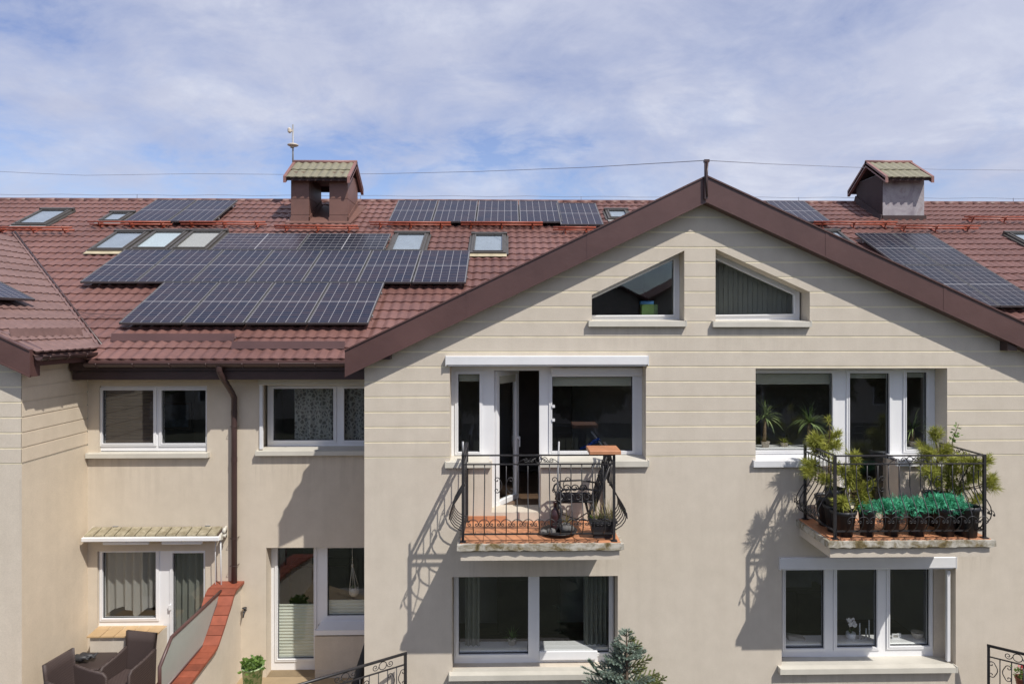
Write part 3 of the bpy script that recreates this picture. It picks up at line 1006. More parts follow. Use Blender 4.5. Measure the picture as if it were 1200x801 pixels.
def half_gutter(parent, p0, p1, r, side):
    """half-round gutter along p0-p1 open on top, with brackets"""
    mb = MB()
    p0, p1 = Vector(p0), Vector(p1)
    d = (p1 - p0).normalized()
    s = d.cross(Vector((0, 0, 1)))
    n = 10
    ring = [(-r * math.cos(math.pi * k / n), -r * math.sin(math.pi * k / n)) for k in range(n + 1)]
    ring2 = [(a_ * .9, b_ * .9) for a_, b_ in reversed(ring)]
    rr = ring + ring2
    vs = [p0 + s * a_ + UP * b_ for a_, b_ in rr] + [p1 + s * a_ + UP * b_ for a_, b_ in rr]
    m_ = len(rr)
    mb.add(vs, [(k, (k + 1) % m_, m_ + (k + 1) % m_, m_ + k) for k in range(m_)] + [tuple(range(m_)), tuple(reversed(range(m_, 2 * m_)))], 0, False)
    for e in (-1, 1):
        mb.tube([p0 + s * (r * e), p1 + s * (r * e)], .0045, 6)
    L = (p1 - p0).length
    k = int(L / .62)
    for i in range(k + 1):
        c = p0 + d * (L * (i + .35) / (k + 1))
        mb.tube([c + s * (a_ * 1.08) + UP * (b_ * 1.08) for a_, b_ in ring], .010, 5)
    return mb.build("gutter", M["brown_dark"], parent)
half_gutter(house, (XLE + .02, EO.y - .08, EO.z - .045), (XG - .02, EO.y - .08, EO.z - .045), .065, 1)
half_gutter(left_house, (XLE + .055, YL - .16, ZLE - .05), (XLE + .055, EO.y + .1, ZLE - .05), .062, 1)
mb = MB()
ey, e1, e0 = EO.y + .05, at(300, 434, EO.y + .05).z, at(300, 444.5, EO.y + .05).z
mb.box((XS + .04, ey, e0 + .02), (XG - .004, YR + .004, e1))
mb.box((XS + .02, ey - .055, e1 + .004), (XG - .004, ey, EO.z - .03))
mb.box((XS + .04, ey - .015, e0), (XG - .004, ey + .025, e1 - .015))
mb.build("eaves_board", M["brown_dark"], house)
mb = MB(); mb.hexa([(XLE + .05, EO.y - .05, EO.z - .055), (XG - .02, EO.y - .05, EO.z - .055), (XG - .02, EO.y - .03, EO.z - .055), (XLE + .05, EO.y - .03, EO.z - .055), (XLE + .05, EO.y - .05, EO.z - .01), (XG - .02, EO.y - .05, EO.z - .01), (XG - .02, EO.y + .10, EO.z + .04), (XLE + .05, EO.y + .10, EO.z + .04)]); mb.build("drip_edge", M["brown"], house)
mb = MB()
mb.box((XS + .004, YL - .1, ZLE - .175), (XLE - .06, EO.y + .03, ZLE - .08))
mb.box((XLE - .06, YL - .1, ZLE - .19), (XLE - .02, EO.y + .05, ZLE - .05))
mb.build("eaves_board", M["brown"], left_house)
mb = MB()
gy_ = EO.y - .08
gx = P(257, 436, gy_)[0]; px_ = P(274.5, 520, YR - .08)[0]
zk = P(274, 466, YR - .08)[1]
mb.tube([(gx, gy_, EO.z - .07), (gx, gy_, EO.z - .17), (gx + .02, gy_ + .03, EO.z - .25), (px_ - .02, YR - .13, zk + .10), (px_, YR - .08, zk), (px_, YR - .08, zk - .3), (px_, YR - .08, -.2)], .047, 10)
mb.lathe((gx, gy_, EO.z - .15), [(.06, .05), (.05, -.03)], 10)
for zz in (4.15, 2.3, P(274, 660, YR)[1]):
    mb.tube([(px_ - .052, YR, zz), (px_ - .052, YR - .13, zz), (px_ + .052, YR - .13, zz), (px_ + .052, YR, zz)], .0045, 5)
for zz in (3.6, zk - .25):
    mb.lathe((px_, YR - .08, zz), [(.051, -.04), (.051, .04)], 10)
mb.build("downpipe", M["brown_dark"], house)
half_gutter(house, (XGR + .02, EO.y - .08, EO.z - .045), (19.0, EO.y - .08, EO.z - .045), .065, 1)
mb = MB(); mb.box((XGR + .01, ey, e0 + .02), (19.0, YR - .003, e1)); mb.build("eaves_board", M["brown_dark"], house)
# post and strap at the apex
pA = at(827.5, 212, -.24)
mb = MB()
mb.bar((pA.x, -.235, ZA - .33), (pA.x, -.235, at(827, 188, -.24).z), .048, .03, 0, (0, 1, 0))
mb.box((pA.x - .03, -.26, at(827, 190, -.24).z), (pA.x + .045, -.2, at(827, 187, -.24).z))
mb.tube([(pA.x + .01, -.255, ZA - .3), (pA.x - .005, -.26, ZA - .05), (pA.x + .02, -.255, ZA + .2)], .012, 5)
mb.build("wire_post", M["brown_dark"], house)

# ------------------------------------------------------------------ solar panels
PM = {"a": panel_mat("solar_cells_dark_blue", (0.009, 0.013, 0.033), (0.030, 0.022, 0.036), 6, 20, PW, PL),
      "l": panel_mat("solar_cells_purple", (0.022, 0.019, 0.034), (0.046, 0.034, 0.044), 12, 6, 1.775 * KS, 1.0 * KS),
      "ld": panel_mat("solar_cells_black", (0.014, 0.016, 0.026), (0.026, 0.026, 0.038), 12, 6, 1.775 * KS, 1.0 * KS),
      "r": panel_mat("solar_cells_blue", (0.012, 0.014, 0.026), (0.032, 0.027, 0.036), 6, 12, 0.845 * KS, lr, k_line=.75)}
M["alu"] = simple("grey_anodised_frame", (0.12, 0.118, 0.12), 0.45, 0.2, 0.1)
M["alu_light"] = simple("bare_aluminium", (0.42, 0.42, 0.43), 0.4, 0.5, 0.1)
PROTO = {}
def panel_proto(w_, l_, kind):
    r = thing("solar_panel", "", "")
    mb = MB()
    t, h = .014, .038
    for a_, b_ in (((0, 0, -h), (w_, t, 0.003)), ((0, l_ - t, -h), (w_, l_, 0.003)), ((0, t, -h), (t, l_ - t, 0.003)), ((w_ - t, t, -h), (w_, l_ - t, 0.003))):
        mb.box(a_, b_)
    mb.build("frame", M["alu"], r)
    mb = MB(); mb.box((t - .002, t - .002, -.012), (w_ - t + .002, l_ - t + .002, -.004)); mb.build("cell_glass", PM[kind], r)
    for yy in (l_ * .22, l_ * .78):
        mb = MB()
        mb.box((-.01, yy - .02, -.085), (w_ + .012, yy + .02, -.045))
        for xx in (.15, w_ - .15):
            mb.box((xx - .02, yy - .015, -POFF - .02), (xx + .02, yy + .015, -.085))
        mb.build("mounting_rail", M["alu_light"], r)
    return r
def place_panel(p, rot, kind, w_, l_, label, group):
    key = (kind, round(w_, 3), round(l_, 3))
    if key in PROTO:
        r = copy_tree(PROTO[key])
    else:
        r = PROTO[key] = panel_proto(w_, l_, kind)
    r.location, r.rotation_euler = p, rot
    r["label"], r["category"] = label, "solar panel"
    if "group" in r:
        del r["group"]
    r["group"] = group or "solar panels on the roofs"
for x, s, w_, l_, kind, label, group in PANELS:
    place_panel(roof_pt(x, s, POFF), (PIT, 0, 0), kind, w_, l_, label, "solar panels on the roofs")
# one on the left wing, its far lower corner in view
pl = on_plane(41.5, 350.5, Vector((XLE, 0, ZLE)) + LAN * POFF, LAN)
lrot = Matrix((Vector((0, 1, 0)), LAV, LAN)).transposed().to_euler()
place_panel(pl + Vector((0, -PW, 0)), lrot, "a", PW, PL, "panel on the neighbour's faded roof slope, cut by the picture edge", "")

# ------------------------------------------------------------------ roof windows
def skylight(px, py, w_, l_, blind=None, label=None, x_is="left"):
    x, s = roof_xs(px, py, .09)
    if x_is == "right":
        x -= w_
    f, t = MB(), .075
    for a_, b_ in (((0, 0), (w_, t)), ((0, l_ - t), (w_, l_)), ((0, t), (t, l_ - t)), ((w_ - t, t), (w_, l_ - t))):
        f.box((a_[0], a_[1], -.02), (b_[0], b_[1], .10))
    ti = t - .02
    for a_, b_ in (((ti, ti), (w_ - ti, t + .012)), ((ti, l_ - t - .012), (w_ - ti, l_ - ti)), ((ti, t + .012), (t + .012, l_ - t - .012)), ((w_ - t - .012, t + .012), (w_ - ti, l_ - t - .012))):
        f.box((a_[0], a_[1], .09), (b_[0], b_[1], .118))
    f.box((-.03, l_ - .03, 0), (w_ + .03, l_ + .05, .13))
    def put(mb_, name, mats, par):
        o = bpy.data.objects.new(name, mb_.mesh(name, mats))
        COL.objects.link(o)
        o.parent = par
        return o
    o = put(f, "skylight", M["skyframe"], house)
    o.location = roof_pt(x, s) - house.location
    o.rotation_euler = (PIT, 0, 0)
    g = MB(); g.box((t, t, .085), (w_ - t, l_ - t, .095)); put(g, "pane", M["roofglass"], o)
    k = MB(); k.box((t, t, .058), (w_ - t, l_ - t, .068)); put(k, "blind" if blind else "lining", blind or M["sky_lining"], o)
    ap = MB(); ap.box((-.02, -.15, .055), (w_ + .02, .0, .066)); ap.box((-.06, 0, .03), (0, l_, .06), 1); ap.box((w_, 0, .03), (w_ + .06, l_, .06), 1)
    put(ap, "apron", [M["flash_cream"] if label and "cream" in label else M["flash"], M["skyframe"]], o)
    if label:
        o["label"] = label
M["sky_lining"] = simple("pale_skylight_lining", (0.30, 0.32, 0.34), 0.6, var=0.1)  # pale blue-grey sheet under the pane paints in the sky's reflection
M["blind_white"] = simple("white_skylight_blind", (0.52, 0.56, 0.54), 0.7, var=0.03)
M["blind_beige"] = simple("beige_skylight_blind", (0.42, 0.38, 0.31), 0.7, var=0.03)
skylight(13, 263, .80, 1.18)
skylight(112, 259.5, .58, .72)
skylight(102, 293, .80, 1.22, None, "skylight with a cream apron")
skylight(151, 292, .82, 1.20, M["blind_white"], "skylight with a white blind")
skylight(198, 292, .82, 1.20, M["blind_beige"], "skylight with a beige blind")
skylight(454, 295, .78, 1.22)
skylight(551, 296, .78, 1.20, None, "skylight with a cream apron")
skylight(713, 256, .58, .72)
skylight(1010, 291, .78, 1.18, x_is="right")
skylight(1215, 292, .95, 1.10)

# ------------------------------------------------------------------ red tubes on brackets (snow guards)
for xa, xb, py in ((-12, 86, 267.5), (104, 201, 261), (211, 312, 261), (322, 420, 265.5), (433, 528.5, 261.5), (540, 636, 261.5), (648, 698, 267.5), (953, 1050, 261), (1049, 1147, 265.5), (1129, 1228, 255)):
    x0, s0 = roof_xs(xa, py + 3, .1)
    x1, _ = roof_xs(xb, py + 3, .1)
    mb = MB()
    h = .17
    for k, (ds, hh) in enumerate(((0, .19), (.05, .11))):
        mb.tube([roof_pt(x0, s0 + ds, hh), roof_pt(x1, s0 + ds, hh)], .021, 7)
    g = mb.build("snow_guard", M["pipe_red"], house)
    for f in (.12, .5, .88) if x1 - x0 > 1.4 else (.3, .8):
        xx = x0 + (x1 - x0) * f
        b_ = MB()
        b_.bar(roof_pt(xx, s0, .215), roof_pt(xx, s0 + .06, .03), .035, .012, 0, AX)
        b_.bar(roof_pt(xx, s0 - .03, .035), roof_pt(xx, s0 + .32, .035), .04, .012, 0, AN)
        b_.bar(roof_pt(xx, s0 + .01, .19), roof_pt(xx, s0 + .26, .04), .012, .03, 0, AN)
        b_.build("bracket", M["pipe_red"], g)

# ------------------------------------------------------------------ chimneys
def cap_roof(parent, x0, x1, yc, half, ze, zr, nrow=2):
    """little gabled cap with its ridge along x; tiled slopes and folded verges"""
    g = math.atan2(zr - ze, half)
    mb = MB()
    for sy in (-1, 1):
        mb.hexa([(x0, yc + sy * half, ze - .05), (x1, yc + sy * half, ze - .05), (x1, yc + sy * half, ze), (x0, yc + sy * half, ze),
                 (x0, yc, zr - .05), (x1, yc, zr - .05), (x1, yc, zr), (x0, yc, zr)] if False else
                [(x0, yc, zr - .06), (x1, yc, zr - .06), (x1, yc + sy * half, ze - .06), (x0, yc + sy * half, ze - .06),
                 (x0, yc, zr), (x1, yc, zr), (x1, yc + sy * half, ze), (x0, yc + sy * half, ze)])
    mb.build("cap", M["chim_dark"], parent)
    mb = MB()
    av = Vector((0, math.cos(g), math.sin(g)))
    an = Vector((0, -math.sin(g), math.cos(g)))
    L = half / math.cos(g)
    n = max(1, round((x1 - x0 - .1) / CU))
    kx, kv = (x1 - x0 - .1) / (n * CU), L / (nrow * CV)
    for sy in (-1, 1):
        av_ = Vector((0, -sy * math.cos(g), math.sin(g)))
        an_ = Vector((0, sy * math.sin(g), math.cos(g)))
        ax_ = Vector((1, 0, 0)) if sy < 0 else Vector((-1, 0, 0))
        o = Vector((x0 + .05 if sy < 0 else x1 - .05, yc + sy * (half + .02), ze + .004))
        for j in range(nrow):
            for i in range(n):
                add_cell(mb, o + ax_ * (i * CU * kx) + av_ * (j * CV * kv), ax_ * kx, av_ * kv, an_)
    mb.build("cap_tiles", M["tile_moss"], parent)
    mb = MB()
    for xx in (x0, x1 - .07):
        for sy in (-1, 1):
            mb.hexa([(xx, yc, zr - .10), (xx + .07, yc, zr - .10), (xx + .07, yc + sy * (half + .03), ze - .12), (xx, yc + sy * (half + .03), ze - .12),
                     (xx, yc, zr + .055), (xx + .07, yc, zr + .055), (xx + .07, yc + sy * (half + .03), ze + .045), (xx, yc + sy * (half + .03), ze + .045)])
    mb.tube([(x0, yc, zr + .035), (x1, yc, zr + .035)], .05, 8)
    mb.build("verge_board", M["brown_pink"], parent)
# open chimney of two pillars, left
x_, s_ = roof_xs(374, 262, 0)
yf = roof_pt(0, s_).y
zf = roof_pt(0, s_).z
XP = [P(341, 230, yf)[0], P(362, 230, yf)[0], P(386, 230, yf)[0], P(407.5, 230, yf)[0]]
ztop = P(374, 207, yf)[1]
dep = 1.12
mb = MB()
mb.box((XP[0], yf, zf - .3), (XP[1], yf + dep, ztop + .12))
mb.box((XP[2], yf, zf - .3), (XP[3], yf + dep, ztop + .12))
mb.box((XP[0] + .01, yf + .02, ztop - .02), (XP[3] - .01, yf + dep - .02, ztop + .10))
for xa, xb in ((XP[0], XP[1]), (XP[2], XP[3])):
    for zz in (zf + .22, zf + .62):
        mb.box((xa - .006, yf - .006, zz), (xb + .006, yf + dep, zz + .008))
chim = mb.build("chimney", M["chim_brown"], house)
chim["label"] = "brown open chimney of two pillars under a tiled cap"
mb = MB()
mb.hexa([(XP[0] - .1, yf - .12, zf - .02), (XP[3] + .1, yf - .12, zf - .02), (XP[3] + .25, yf + dep, zf + .02 + dep * TP), (XP[0] - .1, yf + dep, zf + .02 + dep * TP),
         (XP[0] - .1, yf - .12, zf + .01), (XP[3] + .1, yf - .12, zf + .01), (XP[3] + .25, yf + dep, zf + .06 + dep * TP), (XP[0] - .1, yf + dep, zf + .06 + dep * TP)])
for xa, xb in ((XP[0], XP[1]), (XP[2], XP[3])):
    mb.box((xa - .015, yf - .02, zf - .05), (xb + .015, yf, zf + .16))
    mb.hexa([(xb, yf - .02, zf), (xb + .015, yf - .02, zf), (xb + .015, yf + dep, zf + dep * TP), (xb, yf + dep, zf + dep * TP), (xb, yf - .02, zf + .16), (xb + .015, yf - .02, zf + .16), (xb + .015, yf + dep, zf + .2 + dep * TP), (xb, yf + dep, zf + .2 + dep * TP)])
mb.build("flashing", M["chim_brown"], chim)
c0 = at(333, 209, yf - .15); c1 = at(411, 209, yf - .15)
zr_ = at(380, 191.5, yf + dep / 2).z
cap_roof(chim, c0.x, c1.x, yf + dep / 2, dep / 2 + .20, c0.z, zr_)
# grey sheet-clad chimney, right
x_, s_ = roof_xs(1058, 258, 0)
yf2, zf2 = roof_pt(0, s_).y, roof_pt(0, s_).z
xa, xb = P(1034.5, 235, yf2)[0], P(1083, 235, yf2)[0]
zt2 = P(1058, 207, yf2)[1]
dep2 = 1.30
mb = MB()
mb.box((xa, yf2, zf2 - .3), (xb, yf2 + dep2, zt2 + .1), 0)
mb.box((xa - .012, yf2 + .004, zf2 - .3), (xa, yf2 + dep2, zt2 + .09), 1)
g2 = MB()
chim2 = mb.build("chimney", [M["chim_grey"], M["chim_dark"]], house)
chim2["label"] = "grey sheet-clad box chimney with a mossy tiled cap"
mb = MB()
mb.box((xa - .03, yf2 - .03, zf2 - .05), (xb + .04, yf2 - .002, zf2 + .12))
mb.hexa([(xa - .10, yf2 - .03, zf2), (xa - .012, yf2 - .03, zf2), (xa - .012, yf2 + dep2, zf2 + dep2 * TP), (xa - .10, yf2 + dep2, zf2 + dep2 * TP),
         (xa - .05, yf2 - .03, zf2 + .12), (xa - .012, yf2 - .03, zf2 + .12), (xa - .012, yf2 + dep2, zf2 + .2 + dep2 * TP), (xa - .05, yf2 + dep2, zf2 + .2 + dep2 * TP)])
mb.build("flashing", M["chim_dark"], chim2)
d0_ = at(1037, 208.5, yf2 - .29)
zr2 = at(1043, 191.5, yf2 + dep2 / 2).z
cap_roof(chim2, at(1037, 208.5, yf2 - .29).x, at(1094, 208.5, yf2 - .29).x, yf2 + dep2 / 2, dep2 / 2 + .29, d0_.z, zr2)
# antenna mast on the open chimney
ya = yf + dep / 2 + .25
mx_ = at(343.3, 180, ya).x
mb = MB()
mz0, mz1 = zr_ - .3, at(343, 146, ya).z
mb.tube([(mx_, ya, mz0), (mx_, ya, mz1)], .022, 7)
mast = thing("antenna_mast", "thin grey mast with two small white aerials standing behind the open chimney's cap", "antenna", (mx_, ya, mz0))
mb.build("mast", M["grey"], mast)
z1_ = at(343, 170, ya).z
mb = MB()
mb.lathe((mx_, ya, z1_), [(0, -.03), (.10, -.03), (.14, -.01), (.14, .01), (.10, .03), (0, .03)], 14)
mb.lathe((mx_ - .02, ya, z1_ - .05), [(.05, -.02), (.05, .02)], 8)
mb.build("disc_aerial", M["ceramic"], mast)
z2_ = at(340, 153, ya).z
mb = MB()
mb.bbox((mx_ - .13, ya - .06, z2_ - .07), (mx_ - .04, ya + .04, z2_ + .07), .03)
mb.box((mx_ - .04, ya - .02, z2_ - .03), (mx_ + .01, ya + .02, z2_ + .02))
mb.build("box_aerial", M["ceramic"], mast)
# wires
mb = MB()
yw = RIDGE.y + 4.0
w0 = [(-40, 199), (40, 203), (100, 205.5), (230, 203.5), (340, 204.5), (450, 203.5), (560, 201), (690, 196), (827, 188)]
pts = []
for i, (a_, b_) in enumerate(w0):
    yy = yw + (-.2 - yw) * max(0, (a_ - 340) / (827 - 340)) if a_ > 340 else yw
    pts.append(at(a_, b_, yy))
mb.tube(pts, .006, 5)
pts = [at(a_, b_, -.2 + (yw + .2) * f) for a_, b_, f in ((828, 188, 0), (900, 192, .3), (1000, 196, .6), (1100, 198.5, .85), (1250, 200, 1))]
mb.tube(pts, .0055, 5)
single(mb, "overhead_wire", M["wire"], "thin sagging cable strung across the sky by way of the gable post", "cable", (pA.x, -.2, ZA))
mb = MB()
pts = [Vector((x, RIDGE.y, RIDGE.z + .16 + .012 * math.sin(x * 3))) for x in [k * .5 for k in range(-36, 39)]]
mb.tube(pts, .006, 4)
for x in range(-16, 19, 6):
    mb.tube([(x, RIDGE.y, RIDGE.z), (x, RIDGE.y, RIDGE.z + .17)], .008, 4)
mb.build("lightning_wire", M["wire"], roofo)
mb = MB()
pts = []
for i in range(30):
    f = i / 29
    x, s = roof_xs(38 + (152 - 38) * f, 349 + 20 * math.sin(min(1, f * 1.25) * 1.57) + .6 * math.sin(f * 25), .08)
    pts.append(roof_pt(x, s, .085))
mb.tube(pts[13:], .0045, 5)
mb.build("cable", M["darkgrey"], roofo)
# ------------------------------------------------------------------ windows
def ring(mb, o, i, y0, y1, mi=0):
    """frame between two similar rectangles (x0,x1,z0,z1)"""
    (a, b, c, d), (e, f, g, h) = o, i
    mb.box((a, y0, c), (b, y1, g), mi); mb.box((a, y0, h), (b, y1, d), mi)
    mb.box((a, y0, g), (e, y1, h), mi); mb.box((f, y0, g), (b, y1, h), mi)
def window(parent, frame_px, glasses, yF, sash=True, label=None, panes=None, glass="glass"):
    """frame polygon and glass areas measured in the photo on the plane y = yF"""
    fp = [P(a_, b_, yF) for a_, b_ in frame_px]
    # square up: equal heights for edges that are level in reality
    gl, rects = [], []
    for g in glasses:
        if len(g) == 4 and not isinstance(g[0], tuple):
            r_ = rect(*g, yF); rects.append(r_)
            gl.append([(r_[0], r_[2]), (r_[1], r_[2]), (r_[1], r_[3]), (r_[0], r_[3])])
        else:
            rects.append(None)
            gl.append([P(a_, b_, yF) for a_, b_ in g])
    mb = MB()
    for xl0, xr0, xl1, xr1, z0, z1 in strips([fp] + gl):
        mb.hexa([(xl0, yF, z0), (xr0, yF, z0), (xr0, yF + .07, z0), (xl0, yF + .07, z0), (xl1, yF, z1), (xr1, yF, z1), (xr1, yF + .07, z1), (xl1, yF + .07, z1)])
    w_ = mb.build("window", M["white"], parent)
    if label:
        w_["label"] = label
    for k, (g, r_) in enumerate(zip(gl, rects)):
        if panes and not panes[k]:
            continue
        mb = MB(); mb.prism(g, yF + .034, yF + .046)
        mb.build("pane", M[glass], w_)
        if r_ and sash:
            mb = MB()
            e = .045
            ring(mb, (r_[0] - e, r_[1] + e, r_[2] - e, r_[3] + e), (r_[0] - .002, r_[1] + .002, r_[2] - .002, r_[3] + .002), yF - .020, yF - .002)
            ring(mb, (r_[0] - .016, r_[1] + .016, r_[2] - .016, r_[3] + .016), (r_[0] - .001, r_[1] + .001, r_[2] - .001, r_[3] + .001), yF - .027, yF - .0205)
            mb.build("sash", M["white"], w_)
        if r_:
            mb = MB()
            ring(mb, (r_[0] - .001, r_[1] + .001, r_[2] - .001, r_[3] + .001), (r_[0] + .009, r_[1] - .009, r_[2] + .009, r_[3] - .009), yF + .008, yF + .033)
            mb.build("seal", M["darkgrey"], w_)
        else:
            n = len(g)
            cx, cz = sum(p[0] for p in g) / n, sum(p[1] for p in g) / n
            mb = MB()
            for i in range(n):
                a_, b_ = g[i], g[(i + 1) % n]
                mb.bar((a_[0], yF - .008, a_[1]), (b_[0], yF - .008, b_[1]), .02, .04, 0, (0, 1, 0))
            mb.build("sash", M["white"], w_)
    return w_
def sill(w_, px0, px1, y0, y1, ov, yF, yplane=0.0, mat="sillm", back=None):
    """outer sill: front nosing measured at the overhang, top rising gently to the frame"""
    yv = yplane - ov
    a, b = at(px0, y0, yv), at(px1, y0, yv)
    zt, zb = at((px0 + px1) / 2, y0, yv).z, at((px0 + px1) / 2, y1, yv).z
    zt2 = back if back is not None else zt + (yF - yv) * .10
    mb = MB()
    mb.hexa([(a.x, yv, zb), (b.x, yv, zb), (b.x, yv + .022, zb), (a.x, yv + .022, zb), (a.x, yv, zt), (b.x, yv, zt), (b.x, yv + .022, zt), (a.x, yv + .022, zt)])
    mb.hexa([(a.x, yv + .022, zt - .02), (b.x, yv + .022, zt - .02), (b.x, yplane, zt - .02), (a.x, yplane, zt - .02), (a.x, yv + .022, zt), (b.x, yv + .022, zt), (b.x, yplane, zt + ov * .1), (a.x, yplane, zt + ov * .1)])
    i0, i1 = a.x + .03, b.x - .03
    mb.hexa([(i0, yplane, zt - .02), (i1, yplane, zt - .02), (i1, yF + .03, zt2 - .02), (i0, yF + .03, zt2 - .02), (i0, yplane, zt + ov * .1), (i1, yplane, zt + ov * .1), (i1, yF + .03, zt2), (i0, yF + .03, zt2)])
    for x in (a.x, b.x):
        mb.box((x - .008, yv - .003, zb), (x + .008, yplane, zt + .014))
    mb.build("sill", M[mat], w_)
    return zt2
def inner_sill(w_, x0, x1, z, yF):
    mb = MB(); mb.bbox((x0, yF + .072, z - .03), (x1, yF + .36, z), .006); mb.build("inner_sill", M["white"], w_)
def shutter_box(w_, px0, y0, px1, y1, out, y):
    r_ = rect(px0, y0, px1, y1, y - out)
    mb = MB()
    mb.bbox((r_[0], y - out, r_[2] + .012), (r_[1], y + .16, r_[3]), .008)
    mb.box((r_[0] + .03, y - out + .015, r_[2] - .004), (r_[1] - .03, y + .15, r_[2] + .012))
    for x in (r_[0], r_[1]):
        mb.box((x - .006, y - out - .004, r_[2]), (x + .006, y + .15, r_[3] + .004))
    mb.build("shutter_box", M["white_metal"], w_)
def blind(w_, px0, y0, px1, y1, y, mat="blind"):
    r_ = rect(px0, y0, px1, y1, y)
    mb = MB()
    mb.box((r_[0], y, r_[2] + .02), (r_[1], y + .004, r_[3]))
    mb.bbox((r_[0], y - .008, r_[2]), (r_[1], y + .010, r_[2] + .022), .005)
    mb.build("blind", M[mat], w_)
DF = .29
w1 = window(house, [(686, 379), (796.5, 379), (796.5, 290), (686, 340)], [[(692, 370), (790, 369.5), (790, 303), (692, 350)]], DF, label="left triangular attic window with a box on its sill")
sill(w1, 690.5, 804.5, 376.5, 382.5, .07, DF)
w2 = window(house, [(832, 379), (937, 379), (937, 339.5), (832, 291)], [[(836, 369.5), (930.5, 368.5), (930.5, 345), (836, 302)]], DF, label="right triangular attic window with a vertical blind")
sill(w2, 836.5, 951, 377, 383, .07, DF)
w3 = window(house, [(523.5, 424), (753, 424), (753, 541), (638, 541), (638, 606), (574, 606), (574, 541), (523.5, 542)],
            [(537, 438, 562, 529), (579, 434, 632, 596), (647, 441, 741, 528)], DF, panes=[1, 0, 1], label="window wall with the balcony door standing open")
shutter_box(w3, 522.5, 417, 760, 428.5, .075, 0)
sill(w3, 522, 575, 541.5, 548, .06, DF)
sill(w3, 633.5, 760.5, 540.5, 547, .06, DF)
mb = MB(); r_ = rect(646, 430.5, 753.5, 440, DF - .05); mb.bbox((r_[0], DF - .06, r_[2]), (r_[1], DF - .005, r_[3]), .01); mb.build("blind_cassette", M["white_metal"], w3)
blind(w3, 537, 438, 562, 446.5, DF + .09)
blind(w3, 647, 441, 741, 452, DF + .09)
for xx, ya_, yb_ in ((648.5, 474, 477), (648.5, 490, 493)):
    r_ = rect(647, ya_, 650, yb_, DF); mb = MB(); mb.box((r_[0], DF - .045, r_[2]), (r_[1], DF - .02, r_[3])); mb.build("hinge", M["white_metal"], w3)
# the open leaf, hinged on the left and swung inwards
r_ = rect(579, 434, 632, 596, DF)
mb, dl = MB(), r_[1] - r_[0] - .01
hh = r_[3] - r_[2] - .02
for a_, b_ in (((0, 0), (dl, .085)), ((0, hh - .085), (dl, hh)), ((0, .085), (.085, hh - .085)), ((dl - .085, .085), (dl, hh - .085))):
    mb.bbox((a_[0], -.035, a_[1]), (b_[0], .035, b_[1]), .006)
leaf = mb.build("door_leaf", M["white"], w3, Vector((0, 0, 0)))
leaf.location = Vector((r_[0] + .01, DF + .06, r_[2] + .01)) - wloc(w3)
leaf.rotation_euler = (0, 0, R(59))
# pieces of the leaf go one level up, under the window itself
mb = MB(); mb.box((.085, -.006, .085), (dl - .085, .006, hh - .085))
pn = mb.build("pane", M["glass"], w3, Vector((0, 0, 0))); pn.location, pn.rotation_euler = leaf.location, leaf.rotation_euler
mb = MB(); mb.box((dl - .06, -.07, hh * .46), (dl - .03, -.035, hh * .48)); mb.box((dl - .055, -.08, hh * .40), (dl - .035, -.066, hh * .48))
hd = mb.build("handle", M["white_metal"], w3, Vector((0, 0, 0))); hd.location, hd.rotation_euler = leaf.location, leaf.rotation_euler
mb = MB(); mb.box((.10, -.03, hh - .20), (dl - .1, -.02, hh - .085))
bl = mb.build("blind", M["blind"], w3, Vector((0, 0, 0))); bl.location, bl.rotation_euler = leaf.location, leaf.rotation_euler

w4 = window(house, [(879, 425), (1095.5, 425), (1095.5, 541), (1060, 541), (1060, 606), (979, 606), (979, 541), (879, 541)],
            [(883.5, 437, 975, 527), (995, 437, 1041.5, 592), (1061.5, 436, 1085.5, 526)], DF, label="window wall with a closed door behind the planted balcony")
sill(w4, 884, 985, 540, 547, .05, DF, mat="white_metal")
sill(w4, 1052, 1112, 539, 546, .05, DF, mat="white_metal")
blind(w4, 884, 437, 975, 450, DF + .09); blind(w4, 995, 437, 1041.5, 443, DF + .09); blind(w4, 1061.5, 436, 1085.5, 442, DF + .09)
w5 = window(house, [(532, 664), (719, 664), (719, 779), (532, 779)], [(537.5, 672, 619, 765.5), (632, 672, 713.5, 764)], DF, label="two-light ground floor window under the tiled balcony")
z5 = sill(w5, 526.5, 727, 790.5, 796.5, .10, DF, back=at(625, 778, DF).z + .01)
inner_sill(w5, *rect(533, 700, 718, 720, DF)[:2], at(620, 765, DF).z + .02, DF)
mb = MB(); r_ = rect(632, 762, 700, 772, DF - .05); mb.bbox((r_[0], DF - .07, r_[2]), (r_[1], DF - .03, r_[3]), .006); mb.build("lower_trim", M["white_metal"], w5)
w6 = window(house, [(912, 656), (1094, 656), (1094, 769), (912, 769)], [(920, 664, 965, 758.8), (980, 664, 1027, 757.5), (1042, 664, 1088.5, 756)], DF, label="three-light ground floor window with an orchid inside")
shutter_box(w6, 914.5, 653, 1121, 667, .045, 0)
sill(w6, 915, 1122, 783, 789, .10, DF, back=at(1020, 769, DF).z + .005)
inner_sill(w6, *rect(914, 700, 1093, 720, DF)[:2], at(1004, 757, DF).z + .015, DF)
r_ = rect(1093, 660, 1128, 769, DF)
mb = MB(); mb.box((r_[0] + .002, DF - .02, r_[2] - .06), (r_[1], DF + .05, r_[3])); mb.build("filler_strip", M["wall"], w6)
r_ = rect(1109, 668, 1113, 774, .05)
mb = MB(); mb.bbox((r_[0], .03, r_[2]), (r_[1], .075, r_[3]), .005); mb.build("guide_rail", M["white_metal"], w6)

